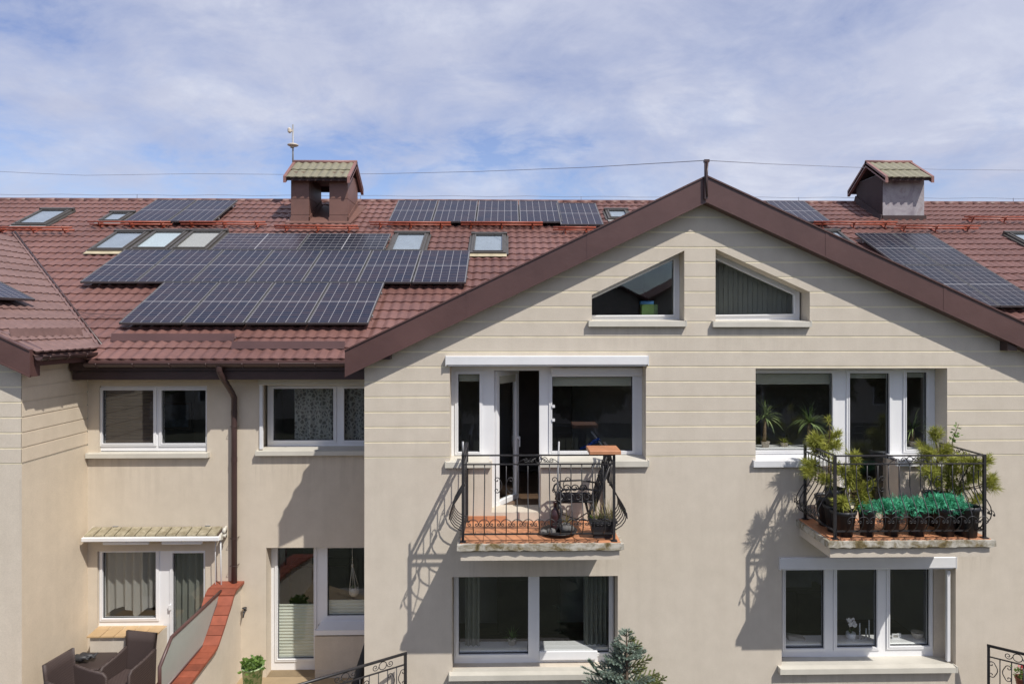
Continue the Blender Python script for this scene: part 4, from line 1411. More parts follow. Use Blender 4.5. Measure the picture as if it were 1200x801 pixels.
DR = YR + .24
DRA = YR + .05
w7 = window(house, [(113, 445), (246, 445), (246, 528), (113, 528)], [(120.7, 457, 180.5, 519), (190, 457, 241.8, 519)], DRA, label="upper courtyard window with a lowered brown blind on its left")
sill(w7, 100.5, 243, 531.5, 536.5, .09, DRA, YR)
w8 = window(house, [(313.5, 441), (434, 441), (434, 523.5), (313.5, 523.5)], [(320.6, 455, 391, 515.5), (403.5, 455, 430, 515.5)], DR, label="upper courtyard window with lace curtains")
sill(w8, 299.5, 432, 528.5, 533.5, .09, DR, YR)
r_ = rect(302, 442, 440, 451, YR - .05)
mb = MB(); mb.bbox((r_[0], YR - .05, r_[2]), (XG - .004, YR + .12, r_[3]), .008); mb.build("shutter_box", M["sillm"], w8)
r_ = rect(304, 451, 308, 526, YR - .02)
mb = MB(); mb.bbox((r_[0], YR - .03, r_[2]), (r_[1], YR + .02, r_[3]), .005); mb.build("guide_rail", M["white_metal"], w8)
w9 = window(house, [(113.5, 642), (244, 642), (244, 795), (188, 795), (188, 734), (113.5, 734)], [(120.8, 646, 183.5, 723.5), (203, 647, 239.5, 774)], DRA, label="ground floor window and terrace door with net curtains")
mb = MB(); r_ = rect(198, 708, 200.5, 714, DRA - .03); mb.box((r_[0], DRA - .05, r_[2]), (r_[1], DRA - .02, r_[3])); mb.build("handle", M["white_metal"], w9)
w10 = window(house, [(315, 637), (434, 637), (434, 731), (373, 731), (373, 795), (315, 795)], [(325.8, 641, 368, 771), (384, 641, 430, 720.5)], DR, label="ground floor window and terrace door beside the gable corner")
sill(w10, 368.5, 433, 738, 743.5, .06, DR, YR, mat="white")
# tiled ledge on the brick base below the net-curtained window
zl1 = at(150, 733.5, YR).z
zl0 = at(150, 745, YR - .42).z
xa_, xb_ = at(101.5, 745, YR - .42).x, at(182, 745, YR - .42).x
xa2, xb2 = at(115, 733, YR).x, at(196, 733, YR).x
mb = MB()
mb.box((xa_ + .03, YR - .38, -.1), (xb_ - .02, YR - .003, zl0 - .03))
mb.build("wall_base", M["wall"], house)
n = 5
for i in range(n):
    f0, f1 = i / n, (i + 1) / n - .012
    L0 = lambda f: (xa_ + (xb_ - xa_) * f, YR - .42, zl0); L1 = lambda f: (xa2 + (xb2 - xa2) * f, YR + .02, zl1)
    mb = MB()
    p = [L0(f0), L0(f1), L1(f1), L1(f0)]
    mb.hexa([(q[0], q[1], q[2] - .022) for q in p] + p)
    mb.build("ledge_tile", M["beige_tile"], house)
# wall below the right courtyard window
mb = MB(); mb.box((P(369, 760, YR - .03)[0], YR - .03, ZT + .001), (XG - .003, YR - .001, at(400, 744, YR).z)); mb.box((P(369, 780, YR - .045)[0], YR - .045, ZT + .001), (XG - .004, YR - .03, .06)); mb.build("wall_base", M["wall"], house)

# ------------------------------------------------------------------ curtains and what stands inside
def curtain(px0, y0, px1, y1, y, folds, amp, mat, label, scallop=0.0, y1b=None, group=None):
    r_ = rect(px0, y0, px1, y1, y)
    mb = MB()
    n, m_ = int(folds * 8), 6 if scallop == 0 else 2
    rnd = random.Random(int(px0 * 7 + y0))
    ph = [rnd.uniform(-.6, .6) for _ in range(n + 1)]
    vs, fs = [], []
    for j in range(m_ + 1):
        g = j / m_
        for i in range(n + 1):
            f = i / n
            zz = r_[3] + (r_[2] + scallop * abs(math.sin(f * math.pi * folds * .25)) - r_[3]) * g
            vs.append((r_[0] + (r_[1] - r_[0]) * f, y + amp * math.sin(2 * math.pi * folds * f + ph[i // 8 * 8] + .5 * math.sin(3 * g)), zz))
    for j in range(m_):
        for i in range(n):
            a_ = j * (n + 1) + i
            fs.append((a_, a_ + 1, a_ + n + 2, a_ + n + 1))
    mb.add(vs, fs, 0, True)
    return single(mb, "curtain", M[mat], label, "curtain", ((r_[0] + r_[1]) / 2, y, r_[2]), group)
curtain(545, 668, 562, 764, DF + .22, 3, .03, "sheer_grey", "grey curtain gathered at the left of the lower balcony-side window")
curtain(684, 668, 712, 764, DF + .22, 5, .03, "sheer_grey", "grey curtain gathered at the right of the window behind the spruce")
curtain(345, 450, 391, 518, DR + .14, 4, .03, "lace", "patterned lace curtain in the wider left light of the window under the eaves")
curtain(403, 450, 432, 518, DR + .14, 2.5, .03, "lace", "patterned lace curtain in the narrow light next to the gable corner")
curtain(122, 642, 184, 722, DRA + .13, 6.5, .035, "sheer", "scalloped sheer white curtain in the window below the awning", scallop=.16)
curtain(202, 644, 241, 776, DRA + .13, 5, .03, "sheer_grey", "long grey net curtain behind the terrace door below the awning")
# vertical blind
mb = MB()
for i in range(17):
    xx = 839 + i * 5.7
    a_ = at(xx, 369, DF + .2)
    zt = at(xx, 300 + max(0, xx - 838) * .457, DF + .2).z
    mb.bar((a_.x, DF + .2, a_.z - .05), (a_.x, DF + .2, zt + .02), .068, .004, 0, (.35, 1, 0))
single(mb, "vertical_blind", M["sheer_grey"], "grey vertical slat blind filling the right triangular attic window", "blind", (at(880, 369, .33).x, DF + .2, at(880, 369, .33).z))
def pleated(px0, y0, px1, y1, y, n, mat, label, name="pleated_blind"):
    r_ = rect(px0, y0, px1, y1, y)
    mb = MB()
    dz_ = (r_[3] - r_[2]) / n
    for i in range(n):
        z0 = r_[2] + i * dz_
        mb.add([(r_[0], y, z0), (r_[1], y, z0), (r_[1], y + .012, z0 + dz_ * .5), (r_[0], y + .012, z0 + dz_ * .5), (r_[1], y, z0 + dz_), (r_[0], y, z0 + dz_)], [(0, 1, 2, 3), (3, 2, 4, 5)])
    mb.box((r_[0], y - .006, r_[3]), (r_[1], y + .016, r_[3] + .022))
    return single(mb, name, M[mat], label, "blind", ((r_[0] + r_[1]) / 2, y, r_[2]))
M["pleat"] = simple("pale_green_pleated_cloth", (0.60, 0.62, 0.54), 0.85, var=0.04)
M["brown_blind"] = simple("brown_slat_blind", (0.085, 0.062, 0.052), 0.6, var=0.1)
pleated(326, 709, 369, 771, DR + .055, 17, "pleat", "pale pleated blind covering the lower half of the terrace door")
pleated(384, 704, 432, 720, DR + .055, 4, "pleat", "short pale pleated blind at the bottom of the courtyard window")
pleated(121, 457, 181, 519, DRA + .06, 16, "brown_blind", "brown slatted blind lowered over the left light of the upper window", "slatted_blind")

# a little furniture that shows through the panes
def furn(name, cat, label, a_, b_, mat="furn"):
    mb = MB()
    (x0, y0, z0), (x1, y1, z1) = a_, b_
    mb.bbox((x0, y0 + .03, z0 + .06), (x1, y1, z1), .01)
    mb.box((x0 + .04, y0 + .06, z0), (x1 - .04, y1 - .04, z0 + .06))
    n = max(1, int((x1 - x0) / .5))
    for i in range(n):
        w_ = (x1 - x0) / n
        mb.bbox((x0 + i * w_ + .015, y0, z0 + .09), (x0 + (i + 1) * w_ - .015, y0 + .03, z1 - .03), .004)
    return single(mb, name, M[mat], label, cat, ((x0 + x1) / 2, y0, z0))
zg = -0.1
furn("sideboard", "cabinet", "dark sideboard deep in the room behind the orchid window", (4.3, 2.9, zg), (6.1, 3.4, zg + .85))
furn("tall_cabinet", "cabinet", "tall pale cabinet in the room behind the orchid window", (5.35, 3.1, zg), (5.9, 3.5, zg + 1.95), "furn_pale")
furn("wardrobe", "wardrobe", "dark wardrobe in the room behind the open balcony door", (.05, 2.7, dz), (1.2, 3.3, dz + 2.0))
furn("bookcase", "cabinet", "dark bookcase in the room with the strap-leaved plants", (3.3, 3.1, dz4), (4.9, 3.5, dz4 + 1.6))
furn("dresser", "cabinet", "dark dresser in the ground floor room behind the spruce", (-.2, 3.0, zg), (1.0, 3.5, zg + 1.1))
furn("dresser", "cabinet", "dark dresser behind the terrace door beside the gable corner", (-4.2, 3.2, 0), (-3.1, 3.7, 1.2))
furn("wardrobe", "wardrobe", "dark wardrobe in the room with the lace curtains", (-4.4, 3.4, 2.77), (-3.3, 4.0, 4.75))
r_ = rect(193, 474, 222, 500, 3.2)
mb = MB(); ring(mb, (r_[0] - .05, r_[1] + .05, r_[2] - .05, r_[3] + .05), r_, 3.16, 3.22); fr_ = thing("picture", "blue framed picture hanging inside the upper courtyard window", "picture", ((r_[0] + r_[1]) / 2, 3.2, r_[2]))
mb.build("frame", M["furn"], fr_); mb = MB(); mb.box((r_[0], 3.19, r_[2]), (r_[1], 3.21, r_[3])); mb.build("print", M["picture"], fr_)
# boxes on the attic sill
r_ = rect(751, 355, 770, 370, DF + .18)
mb = MB(); mb.bbox((r_[0], DF + .12, r_[2]), (r_[1], DF + .24, r_[3] - .02), .006, 0); mb.bbox((r_[0] - .01, DF + .1201, r_[3] - .02), (r_[1] - .06, DF + .2399, r_[3] + .03), .006, 1)
bx = single(mb, "cardboard_box", [M["green_paper"], M["blue_paper"]], "green and blue box standing inside the left triangular window", "box", ((r_[0] + r_[1]) / 2, DF + .18, r_[2]))
mb = MB(); mb.bbox((1.3, DF + .075, r_[2] - .04), (2.7, DF + .40, r_[2] - .002), .006); mb.build("inner_sill", M["white"], w1)

# ------------------------------------------------------------------ awning over the terrace door
ra = rect(97, 617, 262, 636, YR - .26)
aw = thing("awning", "rolled-in awning with a mottled olive cover above the terrace door", "awning", ((ra[0] + ra[1]) / 2, YR, ra[2]))
yc0, yc1 = YR - .02, YR - .26
zc1, zc0 = at(180, 627.5, yc1).z, at(180, 617.5, yc0).z
zc0 = max(zc0, zc1 + .045)
nS = 13
for i in range(nS):
    f0, f1 = i / nS, (i + 1) / nS
    xa_, xb_ = ra[0] + (ra[1] - ra[0] - .12) * f0 + .02, ra[0] + (ra[1] - ra[0] - .12) * f1 + .02
    mb = MB()
    k = .022
    mb.hexa([(xa_, yc1, zc1 - .02), (xb_ - k, yc1, zc1 - .02), (xb_ - k, yc0, zc0 - .02), (xa_, yc0, zc0 - .02), (xa_, yc1, zc1 + .012), (xb_ - k, yc1, zc1 + .012), (xb_ - k, yc0, zc0 + .012), (xa_, yc0, zc0 + .012)])
    mb.build("cover_slat", M["awning_metal"], aw)
mb = MB(); mb.hexa([(ra[0], yc1, zc1 - .03), (ra[1] - .1, yc1, zc1 - .03), (ra[1] - .1, yc0, zc0 - .03), (ra[0], yc0, zc0 - .03), (ra[0], yc1, zc1 - .021), (ra[1] - .1, yc1, zc1 - .021), (ra[1] - .1, yc0, zc0 - .021), (ra[0], yc0, zc0 - .021)])
mb.build("cover_base", M["brown_dark"], aw)
mb = MB(); mb.bbox((ra[0] - .01, yc1 - .04, zc1 - .085), (ra[1] - .06, yc1 + .02, zc1 - .012), .012); mb.build("front_bar", M["white_metal"], aw)
for f0, f1 in ((.13, .46), (.55, .84)):
    mb = MB(); L = ra[1] - ra[0]
    mb.bbox((ra[0] + L * f0, yc1 + .03, zc1 - .155), (ra[0] + L * f1, yc1 + .07, zc1 - .100), .01)
    mb.lathe((ra[0] + L * (f0 + f1) / 2, yc1 + .05, zc1 - .13), [(.03, 0), (.03, .05)], 8)
    mb.build("folding_arm", M["white_metal"], aw)
mb = MB()
mb.tube([(ra[0] + .02, YR - .17, zc1 - .055), (ra[1] - .05, YR - .17, zc1 - .055)], .05, 10)
mb.build("roller", M["sillm"], aw)
for x in (ra[0] + .004, ra[1] - .075):
    mb = MB()
    pr = [(yc1 - .01, zc1 - .07), (yc1 + .05, zc1 - .09), (YR, zc0 - .16), (YR, zc0 + .01), (yc1 + .02, zc1 + .004)]
    n = len(pr)
    mb.add([(x, a_, b_) for a_, b_ in pr] + [(x + .03, a_, b_) for a_, b_ in pr], [tuple(range(n)), tuple(reversed(range(n, 2 * n)))] + [(i, (i + 1) % n, n + (i + 1) % n, n + i) for i in range(n)])
    if x > -6:
        for dz_, rr in ((.05, .05), (-.03, .035)):
            mb.tube([(x + .03, YR - .16, zc1 + dz_), (x + .075, YR - .16, zc1 + dz_)], rr, 10)
    mb.build("end_bracket", M["sillm"], aw)
for f in (.17, .84):
    mb = MB(); xx = ra[0] + (ra[1] - ra[0]) * f
    mb.box((xx - .04, YR - .03, zc0 + .016), (xx + .04, YR - .003, zc0 + .024)); mb.build("wall_bracket", M["grey"], aw)
xc = at(258.5, 660, YR - .18).x
mb = MB()
mb.tube([(xc, YR - .18, zc1 - .05), (xc, YR - .17, zc1 - .35), (xc + .005, YR - .15, 1.2)], .012, 6)
mb.tube([(xc - .09, YR - .16, zc1 - .12), (xc - .10, YR - .15, zc1 - .4), (xc - .095, YR - .14, 1.1)], .006, 5)
mb.build("crank_rod", M["white_metal"], aw)

# ------------------------------------------------------------------ ground, terraces
mb = MB()
n = 30
mb.quad((-300, -300, -1.0), (300, -300, -1.0), (300, 500, -1.0), (-300, 500, -1.0))
gnd = mb.build("ground", M["grass"]); tag(gnd, kind="structure")
mb = MB(); mb.box((-15, -4.2, -1.05), (15, -2.6, -.985)); pth = mb.build("path", M["path"]); tag(pth, kind="structure")
c1 = at(475, 765, -.25); c0 = at(352, 801, -.25)
zr1 = c1.z
dirl = RGT * ((1783 - PPX) / F) + FWD
dirl.normalize()
mb = MB()
tp = [(-4.5, YR + .34), (-4.5, -3.2), (c1.x - dirl.x * 3.3, c1.y - dirl.y * 3.3), (c1.x + .1, c1.y - .05), (c1.x + .1, -.002), (XG - .01, -.002), (XG - .01, YR + .34)]
n = len(tp)
mb.add([(x, y, ZT) for x, y in tp] + [(x, y, -.99) for x, y in tp], [tuple(reversed(range(n)))] + [(i, (i + 1) % n, n + (i + 1) % n, n + i) for i in range(n)])
t1 = mb.build("terrace", M["terrace"]); tag(t1, kind="structure")
mb = MB(); mb.box((XS + .002, -3.4, -.99), (-4.70, YR + .34, ZT - .03)); t2 = mb.build("terrace", M["terrace"]); tag(t2, kind="structure")
for i in range(7):
    for j in range(10):
        mb = MB(); x, y = XS + .01 + i * .33, YR - .33 - j * .33
        if x + .32 < -4.71:
            mb.box((x, y, ZT - .029), (x + .322, y + .322, ZT)); mb.build("floor_tile", M["beige_tile"], t2)

# ------------------------------------------------------------------ dividing wall with red clay coping and glass screen
XW0, XW1 = at(250, 690, YR).x + .07, at(285, 690, YR).x
zpt = at(285, 681, YR).z
prof = [(YR, zpt), (YR - .30, zpt)]
for px, py in ((273, 695), (271.6, 704), (267, 717), (261.3, 735.7), (256.3, 750), (253, 760), (247, 767), (234, 784), (221, 801)):
    d = ray(px, py)
    k = (XW1 - CAM.x) / d.x
    q = CAM + d * k
    prof.append((q.y, q.z))
prof = [(y, z) for y, z in prof if y < YR + .01]
prof[1] = (prof[2][0] + .02, prof[0][1])
prof.append((prof[-1][0] - 1.6, prof[-1][1] - .25))
dv = thing("dividing_wall", "cream garden wall with a red clay coping between the two terraces", "wall", ((XW0 + XW1) / 2, .5, -1))
mb = MB()
pp = [(y, z - .03) for y, z in prof] + [(prof[-1][0], -1.0), (YR - .002, -1.0)]
n = len(pp)
mb.add([(XW0 + .03, y, z) for y, z in pp] + [(XW1 - .035, y, z) for y, z in pp], [tuple(range(n)), tuple(reversed(range(n, 2 * n)))] + [(i, (i + 1) % n, n + (i + 1) % n, n + i) for i in range(n)])
mb.build("wall", M["wall"], dv)
# coping tiles laid along the profile
pl_ = [Vector((0, y, z)) for y, z in prof]
acc, L = [0], 0
for a_, b_ in zip(pl_, pl_[1:]):
    L += (b_ - a_).length; acc.append(L)
def along(s):
    for i in range(len(acc) - 1):
        if s <= acc[i + 1] or i == len(acc) - 2:
            t_ = (s - acc[i]) / (acc[i + 1] - acc[i])
            return pl_[i].lerp(pl_[i + 1], t_), (pl_[i + 1] - pl_[i]).normalized()
s = 0.0
nt_ = int(L / .155)
for i in range(nt_):
    a_, _ = along(i * L / nt_ + .003); b_, _ = along((i + 1) * L / nt_ - .004)
    d = (b_ - a_).normalized(); up_ = Vector((0, -d.z, d.y)); up_ = up_ if up_.z > 0 else -up_
    mb = MB()
    lo, hi = up_ * -.028, up_ * .012
    for xa_, xb_ in ((XW0 - .02, XW1 + .02),):
        mb.hexa([Vector((xa_, 0, 0)) + a_ + lo, Vector((xb_, 0, 0)) + a_ + lo, Vector((xb_, 0, 0)) + b_ + lo, Vector((xa_, 0, 0)) + b_ + lo,
                 Vector((xa_, 0, 0)) + a_ + hi, Vector((xb_, 0, 0)) + a_ + hi, Vector((xb_, 0, 0)) + b_ + hi, Vector((xa_, 0, 0)) + b_ + hi])
    mb.build("coping_tile", M["terracotta"], dv)
XSC = (XW0 + XW1) / 2 - .01
def sc_pt(px, py):
    d = ray(px, py); k = (XSC - CAM.x) / d.x
    return CAM + d * k
sp_ = [sc_pt(259, 692), sc_pt(201, 746), sc_pt(187, 781), sc_pt(186, 800), sc_pt(194, 801), sc_pt(238, 755), sc_pt(255, 703)]
sp_[3] = Vector((XSC, sp_[2].y, prof[-2][1] + .05)); sp_[4] = Vector((XSC, sp_[3].y + .05, sp_[3].z))
scr = thing("glass_screen", "frosted glass screen in a brown tube frame on the clay coping", "screen", (XSC, .2, .9))
mb = MB(); mb.tube([sp_[0], sp_[1], sp_[2], sp_[3]], .024, 8); mb.tube([sp_[4], sp_[5], sp_[6], sp_[0]], .017, 8)
for q in (sp_[0], sp_[5], sp_[3]):
    mb.tube([q, q - Vector((0, 0, .12))], .016, 6)
mb.build("frame", M["brown"], scr)
mb = MB(); g = [(q.y, q.z) for q in (sp_[0], sp_[1], sp_[2], sp_[3], sp_[4], sp_[5], sp_[6])]
n = len(g)
mb.add([(XSC - .004, y, z) for y, z in g] + [(XSC + .004, y, z) for y, z in g], [tuple(range(n)), tuple(reversed(range(n, 2 * n)))])
mb.build("glass", M["frosted"], scr)
# small tap on the wall
p = at(285.5, 716, YR - .02)
mb = MB(); mb.tube([(p.x + .03, YR, p.z + .02), (p.x + .03, YR - .10, p.z + .02)], .016, 7); mb.tube([(p.x + .03, YR - .09, p.z + .02), (p.x + .03, YR - .12, p.z - .06)], .013, 7)
mb.lathe((p.x + .03, YR - .06, p.z + .04), [(.012, 0), (.012, .03), (.04, .03), (.04, .04), (0, .045)], 8)
single(mb, "garden_tap", M["darkgrey"], "small dark tap on the courtyard wall beside the clay coping", "tap", (p.x, YR, p.z))
# ------------------------------------------------------------------ wrought iron
def spiral(c, u, v, r0, turns, a0, sgn=1, n=14, r1=0.15):
    c, u, v = Vector(c), Vector(u), Vector(v)
    return [c + (u * math.cos(a0 + sgn * 2 * math.pi * turns * i / n) + v * math.sin(a0 + sgn * 2 * math.pi * turns * i / n)) * (r0 * (1 - (1 - r1) * i / n)) for i in range(n + 1)]
def c_scroll(mb, c, u, v, wd, ht, r=.006):
    """open C: an arc of width wd that ends in two curls"""
    c, u, v = Vector(c), Vector(u), Vector(v)
    k = wd * .17
    pts = list(reversed(spiral(c + u * (-wd / 2 + k) + v * (-ht / 2 + k), u, v, k, 1.15, math.pi, 1)))
    for i in range(1, 8):
        a_ = math.pi - math.pi * i / 8
        pts.append(c + u * (math.cos(a_) * wd / 2) + v * (-ht / 2 + k + math.sin(a_) * (ht - k)))
    pts += spiral(c + u * (wd / 2 - k) + v * (-ht / 2 + k), u, v, k, 1.15, 0, -1)
    mb.tube(pts, r, 5)
def x_scroll(mb, c, u, v, s, r=.006):
    c, u, v = Vector(c), Vector(u), Vector(v)
    for sx in (-1, 1):
        cc = c + u * (sx * s * .12)
        k = s * .20
        pts = list(reversed(spiral(cc + u * (sx * s * .34) + v * (s * .34), u * sx, v, k, 1.1, math.pi, -1)))
        for i in range(1, 6):
            t_ = i / 6
            pts.append(cc + u * (sx * s * (.14 - .13 * math.sin(math.pi * t_))) + v * (s * .34 * (1 - 2 * t_)))
        pts += spiral(cc + u * (sx * s * .34) - v * (s * .34), u * sx, v, k, 1.1, math.pi, 1)
        mb.tube(pts, r, 5)
BELLY = [(0, 0.0), (.025, .055), (.07, .12), (.14, .168), (.22, .185), (.31, .17), (.40, .125), (.50, .065), (.58, .024), (.66, .004), (.74, 0), (1.0, 0)]
def railing(root, A, B, out, zb, zl, zt, nb, scrolls, post0=True, post1=True, wpost=.034):
    """one straight run from A to B (plan points); out = outward normal"""
    A, B, out = Vector((*A, 0)), Vector((*B, 0)), Vector((*out, 0))
    d = (B - A); Lr = d.length; d.normalize()
    Zv = Vector((0, 0, 1))
    for nm, zz, ww, hh in (("top_rail", zt, .040, .016), ("upper_rail", zl, .030, .014), ("bottom_rail", zb, .030, .016)):
        mb = MB(); mb.bar(A + Zv * zz, B + Zv * zz, ww, hh); mb.build(nm, M["iron"], root)
    H = zl - zb
    first = None
    loc0 = A + d * (Lr / (nb + 1))
    mb = MB()
    pts = [Zv * (zb + h * H) + out * e for h, e in BELLY]
    mb.tube([p - Zv * zb for p in pts], .0075, 5)
    mb2 = mb
    for i in range(nb):
        q = A + d * (Lr * (i + 1) / (nb + 1)) + Zv * zb
        if first is None:
            first = mb2.build("baluster", M["iron"], root, Vector((0, 0, 0)))
            first.location = q - wloc(root)
        else:
            clone(first, root, q - wloc(root))
    wd = Lr / (nb + 1)
    mb = MB()
    c_scroll(mb, (0, 0, 0), d, Zv, wd * .96, wd * .62, .0055)
    f2 = None
    for i in range(nb):
        q = A + d * (wd * (i + .5 + .5)) + Zv * (zb + H * .22) + out * .188
        if f2 is None:
            f2 = mb.build("scroll", M["iron"], root, Vector((0, 0, 0))); f2.location = q - wloc(root)
        else:
            clone(f2, root, q - wloc(root))
    for f, h, s in scrolls:
        mb = MB(); x_scroll(mb, A + d * (Lr * f) + Zv * (zb + H * h), d, Zv, s, .0065); mb.build("scroll", M["iron"], root)
    # crest between the two upper rails
    mb = MB()
    zc, hh = (zl + zt) / 2, (zt - zl) * .46
    c = A + d * (Lr * .5) + Zv * zc
    mb.tube(spiral(c, d, Zv, hh * .8, 1, 0, 1, 14, 1.0), .0055, 5)
    for s in (-1, 1):
        for k, (o, r0) in enumerate(((.085, .8), (.165, .7))):
            mb.tube(spiral(c + d * (s * o) - Zv * hh * .1, d * s, Zv, hh * r0, 1.4, math.pi, 1 if k else -1), .0055, 5)
        mb.tube([c + d * (s * .03) + Zv * hh * .5, c + d * (s * .12) - Zv * hh * .6, c + d * (s * .2) + Zv * hh * .1, c + d * (s * .27) - Zv * hh * .75], .0055, 5)
    mb.build("crest", M["iron"], root)
    for on, q in ((post0, A), (post1, B)):
        if on:
            mb = MB(); mb.bar(q + Zv * (zb - .09), q + Zv * (zt + .012), wpost, wpost, 0, (0, 1, 0)); mb.box((q.x - .04, q.y - .04, zb - .1), (q.x + .04, q.y + .04, zb - .09)); mb.build("post", M["iron"], root)

def balcony(pxl, pxr, pytop, rl, rr, rail_py, nb, nside, name, label, tile_y=.345):
    yfr = -1.02
    a, b = at(pxl, pytop, yfr), at(pxr, pytop, yfr)
    zt = (a.z + b.z) / 2
    root = thing(name, label, "balcony", ((a.x + b.x) / 2, -.5, zt - .2))
    e0, e1 = a.x + .045, b.x - .05
    mb = MB(); mb.hexa([(e0, yfr + .05, zt - .235), (e1, yfr + .05, zt - .235), (e1, -.003, zt - .235), (e0, -.003, zt - .235), (e0, yfr + .05, zt - .12), (e1, yfr + .05, zt - .12), (e1, -.003, zt - .12), (e0, -.003, zt - .12)])
    mb.build("slab", M["wall"], root)
    # crumbling render edge, slightly uneven
    mb = MB(); rnd = random.Random(int(pxl)); n = 40
    vs, fs = [], []
    path = [(a.x, -.003, 0)] + [(a.x, -.003 + (yfr + .003) * i / 10, 0) for i in range(1, 10)] + [(a.x + (b.x - a.x) * i / n, yfr, 0) for i in range(n + 1)] + [(b.x, yfr + (-.003 - yfr) * i / 10, 0) for i in range(1, 11)]
    for (x, y, _) in path:
        j = rnd.uniform(-.007, .006)
        k1, k2 = rnd.uniform(-.010, .004), rnd.uniform(-.008, .008)
        nx = -1 if x == a.x else (1 if x == b.x else 0); ny = -1 if y == yfr else 0
        vs += [(x - nx * .08, y - ny * .08, zt - .002), (x + nx * (.0 + j), y + ny * j, zt - .004 + k1), (x + nx * (.004 + j), y + ny * (.004 + j), zt - .09 + k2), (x - nx * .05, y - ny * .05, zt - .118)]
    for i in range(len(path) - 1):
        for k in range(3):
            fs.append((i * 4 + k, i * 4 + k + 1, i * 4 + 5 + k, i * 4 + 4 + k))
    mb.add(vs, fs); mb.box((a.x + .07, yfr + .07, zt - .12), (b.x - .07, -.004, zt - .012))
    mb.build("slab_edge", M["slab_edge"], root)
    nx_ = round((b.x - a.x - .07) / .31)
    tx = (b.x - a.x - .07) / nx_
    for i in range(nx_):
        for j in range(3):
            mb = MB(); x, y = a.x + .035 + i * tx, yfr + .03 + j * .33
            h_ = rnd.uniform(0, .002)
            mb.bbox((x + .003, y + .003, zt - .012), (x + tx - .003, y + .327, zt + .006 + h_), .003); mb.build("floor_tile", M["balcony_tile"], root)
    zu, zl_, zb_ = [at((rl + rr) / 2, q, -.95).z for q in rail_py]
    xl, xr = at(rl, 560, -.95).x, at(rr, 560, -.95).x
    railing(root, (xl, -.95), (xr, -.95), (0, -1), zb_, zl_, zu, nb, ((.27, .70, .20), (.65, .70, .20)))
    railing(root, (xl, -.03), (xl, -.95), (-1, 0), zb_ + .001, zl_ + .001, zu + .001, nside, ((.5, .70, .2),), True, False)
    railing(root, (xr, -.95), (xr, -.03), (1, 0), zb_ + .001, zl_ + .001, zu + .001, nside, ((.5, .70, .2),), False, True)
    return root, (a.x, b.x, zt, zb_, zl_, zu, xl, xr)
b1, B1 = balcony(535.5, 731, 636.5, 542.5, 719.5, (533, 543.5, 625), 13, 7, "balcony", "balcony with an iron chair on orange tiles, in front of the open door")
b2, B2 = balcony(971, 1167, 633, 978.5, 1153.5, (533.5, 543, 621.5), 13, 7, "balcony", "balcony crowded with pines and black pots of teal foliage")
# skirting tiles against the wall of the left balcony
for i in range(2):
    mb = MB(); x = B1[0] + .06 + i * .30
    mb.bbox((x, -.016, B1[2] + .008), (x + .295, -.003, B1[2] + .085), .003); mb.build("skirting_tile", M["balcony_tile"], b1)

# ------------------------------------------------------------------ things on the left balcony
zF1 = B1[2] + .009
xr1 = B1[7]
# clay slab on the rail corner
tcx0, tcx1 = at(690, 528, -.95).x, at(727, 528, -.95).x
mb = MB(); zt_ = B1[5] + .012
mb.bbox((tcx0, -1.02, zt_), (tcx1, -.62, zt_ + .055), .008)
single(mb, "clay_slab", M["balcony_tile"], "orange clay slab laid flat on the railing's right corner", "tile", ((tcx0 + tcx1) / 2, -.8, zt_))
# broom
bxm = at(655, 550, -.62).x; bt = at(655, 517, -.62).z
br = thing("broom", "pale long-handled broom leaning upright behind the balcony railing", "broom", (bxm - .02, -.6, zF1))
mb = MB(); mb.tube([(bxm - .03, -.56, zF1 + .16), (bxm, -.62, bt)], .013, 7); mb.build("handle", M["grey"], br)
mb = MB(); mb.hexa([(bxm - .14, -.60, zF1), (bxm + .08, -.60, zF1), (bxm + .08, -.53, zF1), (bxm - .14, -.53, zF1), (bxm - .10, -.58, zF1 + .17), (bxm + .04, -.58, zF1 + .17), (bxm + .04, -.54, zF1 + .17), (bxm - .10, -.54, zF1 + .17)]); mb.build("bristles", M["darkgrey"], br)
pxp = at(542.5, 525, -.95)
mb = MB(); mb.tube([(pxp.x, -.95, B1[5] + .012), (pxp.x, -.95, at(542, 517, -.95).z)], .014, 7); mb.build("post_extension", M["grey"], b1)
# iron chair seen from the side, facing left
ch_x, ch_y = at(676, 600, -.5).x, -.46
chair = thing("iron_chair", "ornate dark cast iron chair with a leaning lattice back on the orange balcony tiles", "chair", (ch_x, ch_y, zF1))
sw, sh = .44, .40
x0, x1, y0, y1 = ch_x - .24, ch_x + .18, ch_y - .21, ch_y + .21
mb = MB()
for i in range(8):
    t_ = i / 7
    mb.tube([(x0 + (x1 - x0) * t_, y0, zF1 + sh), (x0 + (x1 - x0) * t_, y1, zF1 + sh)], .008, 5)
    mb.tube([(x0, y0 + (y1 - y0) * t_, zF1 + sh + .004), (x1, y0 + (y1 - y0) * t_, zF1 + sh + .004)], .008, 5)
mb.tube([(x0, y0, zF1 + sh), (x1, y0, zF1 + sh), (x1, y1, zF1 + sh), (x0, y1, zF1 + sh)], .014, 6, closed=True)
mb.build("seat", M["iron"], chair)
bk0, bk1 = Vector((x1, 0, zF1 + sh - .12)), Vector((x1 + .20, 0, zF1 + .98))
mb = MB()
for i in range(7):
    y = y0 + (y1 - y0) * i / 6
    mb.tube([bk0 + Vector((0, y, 0)), bk1 + Vector((0, y, -.04 * abs(i - 3)))], .008 if 0 < i < 6 else .015, 5)
for j in range(9):
    t_ = j / 8
    q = bk0.lerp(bk1, t_)
    mb.tube([q + Vector((.004, y0, 0)), q + Vector((.012, (y0 + y1) / 2, .05)), q + Vector((.004, y1, 0))], .009, 5)
